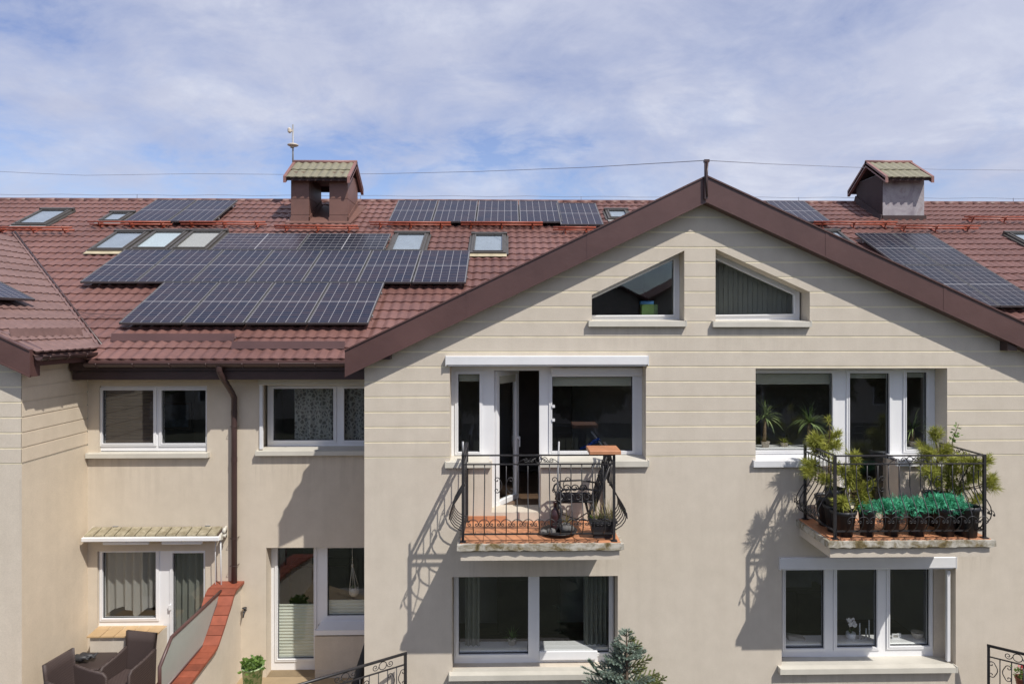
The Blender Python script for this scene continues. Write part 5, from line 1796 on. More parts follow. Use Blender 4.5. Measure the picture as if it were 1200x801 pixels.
mb.tube([bk0.lerp(bk1, 1.0) + Vector((0, y0, 0)), bk1 + Vector((.01, ch_y, .05)), bk0.lerp(bk1, 1.0) + Vector((0, y1, 0))], .014, 6)
for j in range(4):
    for s in (-.11, 0, .11):
        q = bk0.lerp(bk1, .15 + .2 * j)
        mb.tube(spiral(q + Vector((0, ch_y + s, 0)), Vector((0, 1, 0)), (bk1 - bk0).normalized(), .055, 1, 0, 1, 10, 1.0), .008, 5)
mb.build("backrest", M["iron"], chair)
for y in (y0 - .02, y1 + .02):
    mb = MB()
    q = bk0.lerp(bk1, .36)
    mb.tube([(q.x, y, q.z), (q.x - .18, y, q.z + .03), (x0 + .06, y, q.z + .02), (x0 - .01, y, q.z - .03), (x0 - .03, y, q.z - .09), (x0 + .02, y, q.z - .13), (x0 + .05, y, q.z - .08)], .012, 6)
    mb.tube([(x0 + .03, y, q.z + .0), (x0 + .10, y, q.z - .10), (x0 + .03, y, zF1 + sh)], .010, 6)
    for k in range(3):
        mb.tube(spiral((x0 + .14 + k * .10, y, q.z - .07), (1, 0, 0), (0, 0, 1), .05, 1.2, 0, 1, 10, .4), .008, 5)
    mb.build("armrest", M["iron"], chair)
for sx, sy in ((0, 0), (0, 1), (1, 0), (1, 1)):
    mb = MB(); x, y = (x0, x1)[sx], (y0, y1)[sy]
    e = (-.05, .05)[sx]
    mb.tube([(x, y, zF1 + sh), (x - e * .9, y, zF1 + sh - .12), (x - e * .2, y, zF1 + .12), (x + e, y, zF1 + .012)], [.015, .018, .012, .014], 6); mb.build("leg", M["iron"], chair)
mb = MB()
mb.tube([(x0, y0, zF1 + .17), (ch_x, ch_y, zF1 + .13), (x1, y1, zF1 + .17)], .008, 5); mb.tube([(x0, y1, zF1 + .17), (ch_x, ch_y, zF1 + .13), (x1, y0, zF1 + .17)], .008, 5); mb.build("stretcher", M["iron"], chair)
chair.scale = (1.16, 1.10, 1.13)

def blades(mb, c, n, L0, L1, wd, lean, rnd, droop=.35, mi=0, seg=4):
    """strap leaves that arch outwards from c"""
    c = Vector(c)
    for i in range(n):
        az = rnd.uniform(0, 2 * math.pi); el = rnd.uniform(lean, 1.45); L = rnd.uniform(L0, L1)
        d = Vector((math.cos(az) * math.cos(el), math.sin(az) * math.cos(el), math.sin(el)))
        s = d.cross(UP).normalized() * wd
        p, vs = c.copy(), []
        for k in range(seg + 1):
            t_ = k / seg
            ww = s * (1 - t_ * .95) * (.6 + .8 * t_ * (1 - t_) * 2)
            vs += [p - ww, p + ww]
            d = (d + Vector((0, 0, -droop * .5 * (k + 1) / seg))).normalized()
            p = p + d * (L / seg)
        mb.add(vs, [(2 * k, 2 * k + 1, 2 * k + 3, 2 * k + 2) for k in range(seg)], mi)
rnd = random.Random(5)
# trough with dry grass
tx0, tx1 = at(691, 615, -.78).x, at(721, 615, -.78).x
tr_ = thing("planter_trough", "dark trough of straggly half-dry plants at the right end of the tiled balcony", "planter", ((tx0 + tx1) / 2, -.76, zF1))
mb = MB(); mb.hexa([(tx0 + .03, -.87, zF1 + .06), (tx1 - .03, -.87, zF1 + .06), (tx1 - .03, -.67, zF1 + .06), (tx0 + .03, -.67, zF1 + .06), (tx0, -.90, zF1 + .24), (tx1, -.90, zF1 + .24), (tx1, -.64, zF1 + .24), (tx0, -.64, zF1 + .24)])
mb.box((tx0 - .012, -.912, zF1 + .21), (tx1 + .012, -.628, zF1 + .242)); mb.box((tx0 + .05, -.85, zF1), (tx1 - .05, -.69, zF1 + .06)); mb.build("trough", M["black_pot"], tr_)
mb = MB()
for i in range(7):
    blades(mb, (tx0 + .04 + (tx1 - tx0 - .08) * i / 6, -.77 + rnd.uniform(-.06, .06), zF1 + .24), 9, .12, .34, .006, .5, rnd, .5)
mb.build("foliage", M["dry"], tr_)
mb = MB()
for i in range(5):
    blades(mb, (tx0 + .04 + (tx1 - tx0 - .08) * i / 4, -.77, zF1 + .24), 5, .10, .24, .008, .5, rnd, .5)
mb.build("leaves", M["leaf"], tr_)
# bottle-like dark jar, round stones, low bowl
M["jar"] = simple("dark_red_glazed_jar", (0.05, 0.022, 0.024), 0.25, var=0.2)
M["stone"] = simple("grey_pebble", (0.13, 0.125, 0.12), 0.8, var=0.25, vscale=14)
jx = at(651, 600, -.70).x
mb = MB(); mb.lathe((jx, -.62, zF1 + .05), [(0, 0), (.055, 0), (.068, .05), (.07, .20), (.05, .27), (.025, .30), (.025, .36), (.033, .37), (.033, .39), (0, .39)], 12)
single(mb, "jar", M["jar"], "dark red bottle-shaped jar standing in the bowl beside the iron chair", "jar", (jx, -.62, zF1 + .05))
mb = MB(); bx0 = at(655, 612, -.64).x
mb.lathe((bx0, -.64, zF1), [(0, 0), (.17, 0), (.25, .05), (.255, .06), (.235, .06), (.16, .03), (0, .03)], 18)
single(mb, "bowl", M["black_pot"], "wide shallow black bowl on the floor in front of the iron chair", "bowl", (bx0, -.64, zF1))
for k, (px, py, rr, lab) in enumerate(((637, 604, .05, "round grey stone leftmost by the black bowl"), (646, 605, .06, "larger round grey stone just right of the leftmost one by the black bowl"), (662, 599, .08, "biggest grey stone lying in the black bowl"), (668, 606, .06, "small grey stone at the right rim of the black bowl"))):
    q = at(px, py, -.70)
    zz = zF1 + (.03 if k > 1 else 0)
    mb = MB(); mb.lathe((q.x, -.70 if k < 2 else -.66, zz), [(0, 0), (rr * .7, rr * .18), (rr, rr * .8), (rr * .8, rr * 1.4), (0, rr * 1.7)], 9, 0, 1.1, 1.0)
    single(mb, "stone", M["stone"], lab, "stone", (q.x, -.7, zz), "round stones by the iron chair")
mb = MB(); q = at(662, 585, -.60)
blades(mb, (q.x + .02, -.62, zF1 + .12), 26, .10, .26, .012, .5, rnd, .6)
pl0 = thing("potted_plant", "small pale leafy plant sprouting from the bowl below the chair's armrest", "plant", (q.x + .02, -.62, zF1))
mb.build("foliage", M["dry"], pl0)
mb = MB(); mb.lathe((q.x + .02, -.62, zF1 + .031), [(0, 0), (.05, 0), (.06, .09), (.05, .09), (0, .08)], 10); mb.build("pot", M["black_pot"], pl0)
# blue stand indoors behind the right pane of the open balcony window
sb = thing("exercise_stand", "blue tubular stand indoors behind the pane, next to the open balcony door", "stand", (at(690, 520, 1.0).x, 1.0, dz))
q0, q1 = at(680, 526, 1.0), at(703, 514, 1.0)
mb = MB(); mb.tube([q0, (q1.x, .92, q1.z)], .022, 7); mb.tube([(q0.x + .1, .85, q0.z + .1), (q1.x + .05, .9, q0.z - .05), (q1.x + .1, .9, q0.z - .5)], .022, 7); mb.tube([(q1.x - .02, .9, q1.z + .02), (q1.x - .12, .9, q1.z - .02), (q1.x - .2, .88, q1.z - .1)], .02, 7); mb.build("frame", M["bike_blue"], sb)
mb = MB(); mb.tube([at(693, 505, .92), at(712, 530, .92), (at(712, 530, .92).x + .1, .92, dz)], .018, 7); mb.tube([(q0.x, .9, dz), (q0.x + .05, .9, q0.z)], .018, 7); mb.build("tube", M["grey"], sb)

# ------------------------------------------------------------------ things on the right balcony
zF2 = B2[2] + .009
def tapered_pot(mb, c, r0, r1, h, n=14):
    mb.lathe(c, [(0, 0), (r0, 0), (r0 + (r1 - r0) * .85, h * .85), (r1 * 1.02, h * .86), (r1 * 1.06, h), (r1 * .95, h), (r1 * .92, h * .93)], n)
def needles(mb, c, d, n, L, rnd, spread=.9, wd=.0032, mi=0):
    c, d = Vector(c), Vector(d).normalized()
    for i in range(n):
        q = Vector((rnd.gauss(0, 1), rnd.gauss(0, 1), rnd.gauss(0, 1))).normalized()
        e = (d * rnd.uniform(.15, 1.0) + q * spread).normalized()
        s = e.cross(q + Vector((.01, .02, .03)))
        s = s.normalized() * wd if s.length > 1e-4 else Vector((wd, 0, 0))
        o = c - d * rnd.uniform(0, L * .6)
        l_ = L * rnd.uniform(.65, 1.1)
        t_ = o + e * l_ + Vector((0, 0, -l_ * .08))
        m_ = o + e * l_ * .5
        mb.add([o, m_ + s, t_, m_ - s], [(0, 1, 2, 3)], mi)
def pine(name, label, base, pot, tufts, lead, seed):
    """potted pine: stems from the pot to the measured tufts"""
    r = random.Random(seed)
    base = (min(max(base[0], B2[6] + pot[1] + .03), B2[7] - pot[1] - .03), base[1], base[2])
    t = thing(name, label, "plant", base, "pines in black pots")
    mb = MB(); tapered_pot(mb, base, pot[0], pot[1], pot[2]); mb.build("pot", M["black_pot"], t)
    mb = MB(); mb.lathe(base, [(0, pot[2] * .9), (pot[1] * .95, pot[2] * .9)], 12); mb.build("soil", M["soil"], t)
    st, ne = MB(), MB()
    top = Vector(lead)
    b0 = Vector(base) + Vector((0, 0, pot[2] * .9))
    axis = [b0.lerp(top, k / 6) + Vector((r.uniform(-.03, .03), r.uniform(-.03, .03), 0)) * (0 if k in (0, 6) else 1) for k in range(7)]
    st.tube(axis, [.020 - .014 * k / 6 for k in range(7)], 6)
    for q in tufts:
        q = Vector(q)
        k = min(range(7), key=lambda i: (axis[i] - q).length + max(0, axis[i].z - q.z + .05) * 2)
        a_ = axis[k]
        m_ = a_.lerp(q, .55) + Vector((0, 0, -.03))
        st.tube([a_, m_, q], [.009, .007, .005], 5)
        d = (q - m_).normalized()
        needles(ne, q, d + Vector((0, 0, .5)), 95, .15, r, .9, .0042)
        needles(ne, q - d * .07, d + Vector((0, 0, .2)), 55, .135, r, .9, .0042)
        for s in range(3):
            o = q + Vector((r.uniform(-.08, .08), r.uniform(-.08, .08), r.uniform(-.06, .06)))
            st.tube([m_, o], .004, 4)
            needles(ne, o, (o - m_) + Vector((0, 0, .1)), 62, .135, r, .9, .0042)
    needles(ne, top, (0, 0, 1), 80, .11, r)
    st.build("stem", M["stem"], t)
    ne.build("foliage", M["pine"], t)
    return t
rr_ = random.Random(3)
def z4(zx, zy):                      # detail crop of the photo to full-photo pixels
    return zx / 3.338 + 860, zy / 3.338 + 420
def tuft_pts(lst, y0, y1):
    return [at(*z4(a_, b_), rr_.uniform(y0, y1)) for a_, b_ in lst]
L1 = tuft_pts([(320, 300), (400, 335), (345, 345), (385, 295), (300, 330)], -.40, -.25)
q = at(*z4(345, 560), -.32)
pine("potted_pine", "tall pine in a big black tub at the balcony's left end", (q.x, -.32, zF2), (.14, .19, .42), L1, at(*z4(370, 235), -.33), 1)
L2 = tuft_pts([(285, 435), (350, 462), (395, 420), (300, 410)], -.62, -.48)
q = at(*z4(330, 600), -.58)
pine("potted_pine", "low drooping pine leaning through the balcony's left side railing", (q.x, -.58, zF2), (.12, .17, .36), L2, at(*z4(385, 385), -.55), 2)
L3 = tuft_pts([(430, 440), (480, 385), (455, 475), (510, 495), (440, 545), (500, 560), (405, 555), (470, 430), (515, 535)], -.84, -.70)
q = at(*z4(430, 660), -.80)
pine("potted_pine", "yellow-green pine spreading behind the front railing near its left post", (q.x, -.78, zF2), (.12, .165, .34), L3, at(*z4(475, 370), -.75), 3)
L4 = tuft_pts([(780, 290), (730, 340), (820, 375), (765, 365), (740, 390), (830, 345)], -.45, -.25)
q = at(*z4(800, 600), -.36)
pine("potted_pine", "tall pine in a dark tub right of the balcony door", (q.x, -.36, zF2), (.15, .20, .46), L4, at(*z4(785, 275), -.36), 4)
L5 = tuft_pts([(900, 395), (945, 410), (1005, 485), (930, 475), (955, 545), (885, 505), (970, 445), (1010, 470), (990, 400)], -.85, -.6)
q = at(*z4(925, 655), -.72)
pine("potted_pine", "bushy pine poking out past the balcony's right front corner", (q.x, -.70, zF2), (.13, .18, .38), L5, at(*z4(915, 380), -.7), 5)
L6 = tuft_pts([(800, 440), (850, 485), (840, 415), (880, 440), (780, 470), (745, 440), (860, 400)], -.62, -.45)
q = at(*z4(850, 640), -.50)
pine("potted_pine", "mid-height pine at the right between the tall pine and the corner bush", (q.x, -.5, zF2), (.13, .18, .40), L6, at(*z4(850, 395), -.5), 6)
# leafy sprig on a tall stem
q = at(*z4(850, 560), -.30); tp_ = at(*z4(880, 255), -.30)
sg = thing("potted_shrub", "thin green sprig rising above the pines at the right end of the balcony", "plant", (q.x + .12, -.22, zF2))
mb = MB(); tapered_pot(mb, (q.x + .12, -.22, zF2), .09, .12, .26); mb.build("pot", M["black_pot"], sg)
mb = MB(); mb.tube([(q.x + .12, -.22, zF2 + .24), (q.x + .02, -.28, zF2 + .9), at(*z4(855, 320), -.30), tp_], [.012, .009, .006, .004], 5); mb.build("stem", M["stem"], sg)
mb = MB()
for i in range(34):
    t_ = rnd.uniform(0, 1)
    o = at(*z4(855, 330), -.30).lerp(tp_, t_) + Vector((rnd.uniform(-.05, .05), rnd.uniform(-.05, .05), 0))
    d = Vector((rnd.gauss(0, 1), rnd.gauss(0, 1), rnd.uniform(-.2, .8))).normalized() * .055
    s = d.cross(Vector((rnd.gauss(0, 1), rnd.gauss(0, 1), rnd.gauss(0, 1)))).normalized() * .018
    mb.add([o, o + d * .5 + s, o + d, o + d * .5 - s], [(0, 1, 2, 3)])
mb.build("leaf_spray", M["leaf"], sg)
# row of black pots with teal foliage
def teal(px, wpx, hpx, ftop, label, dense, y=-.80):
    q = at(px, 620, y)
    rr0 = wpx / 2 * 9.2 / 800
    h = hpx * 9.2 / 800
    t = thing("potted_plant", label, "plant", (q.x, y, zF2), "black pots of teal foliage along the front railing")
    mb = MB(); tapered_pot(mb, (q.x, y, zF2), rr0 * .72, rr0, h, 16); mb.build("pot", M["black_pot"], t)
    mb = MB(); mb.lathe((q.x, y, zF2), [(0, h * .9), (rr0 * .95, h * .9)], 12); mb.build("soil", M["soil"], t)
    mb = MB()
    zt_ = at(px, ftop, y).z
    r = random.Random(int(px))
    for i in range(dense):
        o = Vector((q.x + r.gauss(0, rr0 * .85), y + r.gauss(0, .09), zF2 + h * .85 + r.random() ** .8 * (zt_ - zF2 - h * .85)))
        needles(mb, o, (r.gauss(0, .6), r.gauss(0, .6), .7), 11, .08, r, .8, .0055)
    mb.build("foliage", M["teal"], t)
teal(1016, 20, 32, 590, "leftmost black pot of teal foliage, its tuft the thinnest", 45)
teal(1044.5, 21, 32, 586, "black pot of blueish teal foliage second from the left in the front row", 120)
teal(1074, 23, 32, 585, "black pot with a round bright teal clump in the middle of the front row", 160)
teal(1107, 27, 33, 580, "black pot with the largest and tallest teal clump, at the right of the front row", 230)
for px, wpx, hpx, y, lab in ((1134, 26, 36, -.86, "bare black tub in the front right corner of the planted balcony"), (950, 22, 52, -.62, "tall bare black tub against the left side railing of the planted balcony")):
    q = at(px, 620, y); rr0 = wpx / 2 * 9.2 / 800
    q.x = min(max(q.x, B2[6] + rr0 + .03), B2[7] - rr0 - .02)
    mb = MB(); tapered_pot(mb, (q.x, y, zF2), rr0 * .75, rr0, hpx * 9.2 / 800, 16)
    single(mb, "flower_pot", M["black_pot"], lab, "pot", (q.x, y, zF2))
# plants behind the panes
zi4 = at(930, 527, DF).z + .02
inner_sill(w4, *rect(880, 520, 975, 527, DF)[:2], zi4, DF)
inner_sill(w4, *rect(1062, 520, 1095, 527, DF)[:2], zi4, DF)
def yucca(px, pyt, pyh, label, y, n=60, L=(.24, .42), trunk="trunk_pale", ztop=None):
    hd_ = at(px, pyh, y)
    t = thing("cane_plant", label, "plant", (hd_.x, y, zi4))
    mb = MB(); tapered_pot(mb, (hd_.x, y, zi4), .05, .065, .09, 10); mb.build("pot", M["ceramic"], t)
    mb = MB(); mb.tube([(hd_.x - .02, y, zi4 + .08), (hd_.x - .01, y, (hd_.z + zi4) / 2), (hd_.x, y, hd_.z)], [.032, .028, .022], 8); mb.build("trunk", M[trunk], t)
    mb = MB(); blades(mb, (hd_.x, y, hd_.z), n, L[0], L[1], .015, -.15, random.Random(int(px)), .75, 0, 5); mb.build("leaves", M["yucca"], t)
yucca(897, 0, 489, "cane plant with a drooping head, leftmost behind the wide pane", DF + .13)
yucca(948.5, 0, 495, "cane plant with spiky leaves behind the wide pane, nearer the door", DF + .13)
yucca(1070, 0, 502, "leafy cane plant behind the narrow pane right of the balcony door", DF + .13, 30)
q = at(919, 524, DF + .2)
t = thing("potted_plant", "small yellow-green plant low on the sill between the two cane plants", "plant", (q.x, DF + .2, zi4))
mb = MB(); tapered_pot(mb, (q.x, DF + .2, zi4), .05, .06, .06, 10); mb.build("pot", M["ceramic"], t)
mb = MB(); blades(mb, (q.x, DF + .2, zi4 + .05), 40, .08, .17, .012, .0, random.Random(8), .5); mb.build("leaves", M["pine"], t)

# ------------------------------------------------------------------ on the ground floor sills
yI = DF + .22
zi6 = at(1004, 757, DF).z + .016
q = at(997, 756, yI)
orc = thing("orchid", "white orchid in a pale pot on the sill behind the middle pane", "plant", (q.x, yI, zi6))
mb = MB(); mb.lathe((q.x, yI, zi6), [(0, 0), (.055, 0), (.075, .05), (.07, .10), (.06, .10), (0, .09)], 12); mb.build("pot", M["white"], orc)
mb = MB(); zt_ = at(997, 727, yI).z; mb.tube([(q.x, yI, zi6 + .08), (q.x - .03, yI, zi6 + .22), (q.x + .02, yI - .03, zt_ + .02)], .006, 5); mb.build("stem", M["stem"], orc)
mb = MB(); blades(mb, (q.x, yI, zi6 + .09), 6, .12, .16, .022, .2, random.Random(4), .7); mb.build("leaves", M["leaf"], orc)
mb = MB(); r = random.Random(6)
for i in range(6):
    c = Vector((q.x + r.uniform(-.055, .055), yI - .03 + r.uniform(-.02, .02), zt_ + r.uniform(-.08, .05)))
    for k in range(5):
        a_ = k * 2 * math.pi / 5 + r.random()
        u = Vector((math.cos(a_), 0, math.sin(a_))) * .042; s = Vector((-math.sin(a_), 0, math.cos(a_))) * .020
        mb.add([c, c + u * .6 + s + Vector((0, -.01, 0)), c + u, c + u * .6 - s + Vector((0, -.01, 0))], [(0, 1, 2, 3)])
mb.build("flowers", M["petal"], orc)
for px, h, lab in ((1007.5, .24, "taller white taper candle on the orchid's sill, left of the pair"), (1015, .16, "shorter white taper candle between the other two on the orchid's sill"), (1018.5, .29, "tallest white taper candle at the right of the orchid's sill")):
    q = at(px, 756, yI)
    t = thing("candle", lab, "candle", (q.x, yI, zi6), "white candles by the orchid")
    mb = MB(); mb.lathe((q.x, yI, zi6), [(0, 0), (.03, 0), (.03, .01), (.012, .02), (.014, .05), (0, .05)], 10); mb.build("holder", M["grey"], t)
    mb = MB(); mb.tube([(q.x, yI, zi6 + .045), (q.x, yI, zi6 + h)], .010, 8); mb.build("wax", M["white"], t)
for px, py0, wd, lab, tilt in ((1049, 742, .085, "white photo frame leaning at an angle on the sill of the right pane", .25),):
    q = at(px, 756, yI)
    t = thing("photo_frame", lab, "photo frame", (q.x, yI, zi6))
    h = at(px, py0, yI).z - zi6
    mb = MB()
    for k, (xx, ww) in enumerate(((q.x - .05, .11), (q.x + .055, .05))):
        o = (xx, xx + ww, zi6 + .001, zi6 + h * (1 - .06 * k)); i_ = (o[0] + .015, o[1] - .015, o[2] + .015, o[3] - .015)
        ring(mb, o, i_, yI - .01 + .03 * k, yI + .008 + .03 * k)
    mb.build("frame", M["white"], t)
    mb = MB(); mb.box((q.x - .036, yI - .003, zi6 + .015), (q.x + .046, yI + .003, zi6 + h - .015)); mb.build("print", M["furn_pale"], t)
q = at(1075, 754, yI)
mb = MB(); mb.lathe((q.x, yI, zi6), [(0, 0), (.05, 0), (.085, .06), (.09, .10), (.08, .10), (0, .05)], 12)
single(mb, "bowl", M["ceramic"], "cream bowl on the sill at the right of the photo frame", "bowl", (q.x, yI, zi6))
q = at(932, 756, yI)
mb = MB(); mb.hexa([(q.x - .12, yI - .05, zi6), (q.x + .14, yI - .05, zi6), (q.x + .14, yI + .09, zi6), (q.x - .12, yI + .09, zi6), (q.x - .12, yI - .05, zi6 + .07), (q.x + .14, yI - .05, zi6 + .03), (q.x + .14, yI + .09, zi6 + .03), (q.x - .12, yI + .09, zi6 + .07)])
single(mb, "book", M["furn_pale"], "grey sloping book lying on the sill behind the left pane", "book", (q.x, yI, zi6))
q = at(600, 760, DF + .25); zi5 = at(620, 765, DF).z + .02
t = thing("potted_plant", "small yellow-green plant on the sill between the grey curtains", "plant", (q.x, DF + .25, zi5))
mb = MB(); tapered_pot(mb, (q.x, DF + .25, zi5), .05, .065, .09, 12); mb.build("pot", M["ceramic"], t)
mb = MB(); blades(mb, (q.x, DF + .25, zi5 + .08), 26, .10, .24, .014, .3, random.Random(12), .5); mb.build("leaves", M["leaf"], t)
# hanging macrame pot in the courtyard window
yh = DR + .16
qb, qt = at(415, 690, yh), at(413, 661, yh)
hp = thing("hanging_planter", "cream macrame planter hanging behind the courtyard window", "planter", (qt.x, yh, qb.z - .12))
mb = MB(); mb.lathe((qb.x, yh, qb.z - .115), [(0, 0), (.05, .005), (.085, .05), (.088, .10), (.075, .15), (.065, .15), (0, .13)], 14); mb.build("pot", M["ceramic"], hp)
mb = MB()
for k in range(4):
    a_ = k * math.pi / 2 + .5
    mb.tube([(qb.x + .08 * math.cos(a_), yh + .08 * math.sin(a_), qb.z + .02), (qt.x, yh, qt.z)], .007, 5)
mb.tube([(qt.x, yh, qt.z - .02), (qt.x, yh, qt.z + .35)], .008, 5)
mb.lathe((qt.x, yh, qt.z - .05), [(.012, 0), (.022, .03), (.012, .07)], 8); mb.build("cord", M["cord"], hp)
mb = MB(); blades(mb, (qb.x, yh, qb.z + .03), 14, .06, .12, .01, .1, random.Random(2), .8); mb.build("leaves", M["yucca"], hp)

# ------------------------------------------------------------------ courtyard furniture
def rattan_chair(name, label, loc, rz):
    """woven armchair, facing -Y before it is turned"""
    t = thing(name, label, "armchair", loc, "woven armchairs at the terrace table")
    W, D, SH, AH, BH = .56, .54, .45, .72, 1.0
    def part(nm, mb):
        o = bpy.data.objects.new(nm, mb.mesh(nm, M["rattan"])); COL.objects.link(o); o.parent = t; return o
    mb = MB(); mb.bbox((-W / 2 + .05, -D / 2, SH - .10), (W / 2 - .05, D / 2 - .06, SH), .02); mb.bbox((-W / 2 + .045, -D / 2 + .001, .10), (W / 2 - .045, -D / 2 + .035, SH - .08), .01); part("seat", mb)
    mb = MB()
    n, m_ = 10, 6
    vs, fs = [], []
    for side in (0, 1):
        for j in range(m_ + 1):
            for i in range(n + 1):
                u, v = i / n, j / m_
                x = (u - .5) * (W * .86 + .06 * v)
                z = .12 + (BH - .12) * v + .012 * v * (2 * u - 1) ** 2
                y = D / 2 - .06 + .02 * (1 - (2 * u - 1) ** 2) + .08 * max(0, v - .3) + (.04 if side else 0)
                vs.append((x, y, z))
    k = (n + 1) * (m_ + 1)
    for j in range(m_):
        for i in range(n):
            a_ = j * (n + 1) + i
            fs.append((a_, a_ + 1, a_ + n + 2, a_ + n + 1)); fs.append((k + a_, k + a_ + n + 1, k + a_ + n + 2, k + a_ + 1))
    for i in range(n):
        a_ = m_ * (n + 1) + i; fs.append((a_, a_ + 1, k + a_ + 1, k + a_))
    for j in range(m_):
        for i in (0, n):
            a_ = j * (n + 1) + i; fs.append((a_, a_ + n + 1, k + a_ + n + 1, k + a_))
    mb.add(vs, fs, 0, True); part("backrest", mb)
    for s in (-1, 1):
        mb = MB()
        pr = [(-D / 2, .10), (D / 2 - .03, .10), (D / 2 + .0, AH + .04), (D / 2 - .10, AH + .01), (0, AH - .03), (-D / 2 + .05, AH - .055), (-D / 2 + .005, AH - .075), (-D / 2 - .005, AH - .13)]
        xa_, xb_ = s * (W / 2 - .055), s * W / 2
        if xa_ > xb_: xa_, xb_ = xb_, xa_
        q = len(pr)
        mb.add([(xa_, y, z) for y, z in pr] + [(xb_, y, z) for y, z in pr], [tuple(range(q)), tuple(reversed(range(q, 2 * q)))] + [(i, (i + 1) % q, q + (i + 1) % q, q + i) for i in range(q)])
        mb.tube([((xa_ + xb_) / 2, -D / 2, .12), ((xa_ + xb_) / 2, -D / 2 - .005, AH - .10), ((xa_ + xb_) / 2, -D / 2 + .04, AH - .055), ((xa_ + xb_) / 2, 0, AH - .025), ((xa_ + xb_) / 2, D / 2 - .10, AH + .015), ((xa_ + xb_) / 2, D / 2, AH + .045)], .027, 8)
        part("armrest", mb)
    for sx in (-1, 1):
        for sy in (-1, 1):
            mb = MB(); mb.tube([(sx * (W / 2 - .04), sy * (D / 2 - .04), .14), (sx * (W / 2 - .03), sy * (D / 2 - .02), 0)], [.024, .018], 8); part("leg", mb)
    t.rotation_euler = (0, 0, rz)
    return t
rattan_chair("rattan_armchair", "brown woven armchair with its back to the tiled window ledge", (-5.88, .70, ZT), R(-12))
rattan_chair("rattan_armchair", "brown woven armchair at the cream side wall, turned sideways to the table", (-6.33, .14, ZT), R(80))
tq = at(108, 770, .1)
tb = thing("rattan_table", "low brown woven table between the two armchairs", "table", (-6.52, .85, ZT))
mb = MB(); mb.bbox((-6.84, .58, ZT + .57), (-6.27, 1.12, ZT + .63), .012); mb.build("table_top", M["rattan"], tb)
for x in (-6.79, -6.32):
    for y in (.63, 1.07):
        mb = MB(); mb.bbox((x - .03, y - .03, ZT), (x + .03, y + .03, ZT + .57), .008); mb.build("leg", M["rattan"], tb)
q = at(96, 772, .2)
sh = thing("glove_pair", "crumpled dark pair of work gloves on the woven table", "gloves", (-6.62, .80, ZT + .631))
for k in range(2):
    mb = MB(); rg = random.Random(k)
    c = Vector((-6.66 + .06 * k, .76 + .06 * k, ZT + .675))
    mb.tube([c + Vector((-.13, 0, .0)), c + Vector((-.05, .01, .035)), c + Vector((.04, 0, .03)), c + Vector((.12, -.01, .05))], [.045, .058, .05, .02], 10)
    for j in range(4):
        mb.tube([c + Vector((.06, -.03 + .02 * j, .03)), c + Vector((.12, -.04 + .027 * j, .045)), c + Vector((.16, -.045 + .03 * j, .03 + .012 * j))], [.016, .014, .010], 6)
    mb.build("glove", M["darkgrey"], sh)
# printed pot with leafy plant
q = at(296, 801, .6)
gp = thing("potted_plant", "bushy green plant in a leaf-printed pot on the terrace by the clay-topped wall", "plant", (q.x, .6, ZT))
pz = at(296, 781, .6).z - ZT
mb = MB(); mb.lathe((q.x, .6, ZT), [(0, 0), (.105, 0), (.155, pz), (.165, pz), (.165, pz + .015), (.145, pz + .015), (.14, pz - .02), (0, pz - .02)], 18); mb.build("pot", M["pot_pattern"], gp)
mb = MB(); rg = random.Random(21)
for i in range(230):
    a_ = rg.uniform(0, 6.28); rr0 = .17 * math.sqrt(rg.random())
    o = Vector((q.x + rr0 * math.cos(a_), .6 + rr0 * math.sin(a_), ZT + pz + rg.uniform(-.02, .13) - rr0 * .2))
    d = Vector((rg.gauss(0, 1), rg.gauss(0, 1), rg.uniform(0, 1))).normalized() * .07
    s = d.cross(Vector((rg.gauss(0, 1), rg.gauss(0, 1), rg.gauss(0, 1)))).normalized() * .022
    mb.add([o, o + d * .5 + s, o + d, o + d * .5 - s], [(0, 1, 2, 3)])
mb.build("leaves", M["leaf"], gp)
# folded dark parasol leaning in the corner behind the gable
q = at(424, 770, .75)
um = thing("folded_parasol", "folded dark parasol leaning in the corner beside the terrace window base", "parasol", (q.x, .75, ZT))
mb = MB(); mb.tube([(q.x - .10, .5, .12), (q.x - .06, .6, .22), (q.x - .01, .75, .48), (q.x + .06, .95, .86)], [.03, .085, .07, .03], 10); mb.build("canopy", M["dark_cloth"], um)
mb = MB(); mb.tube([(q.x - .12, .46, ZT), (q.x + .07, .98, .95)], .014, 7); mb.build("pole", M["grey"], um)

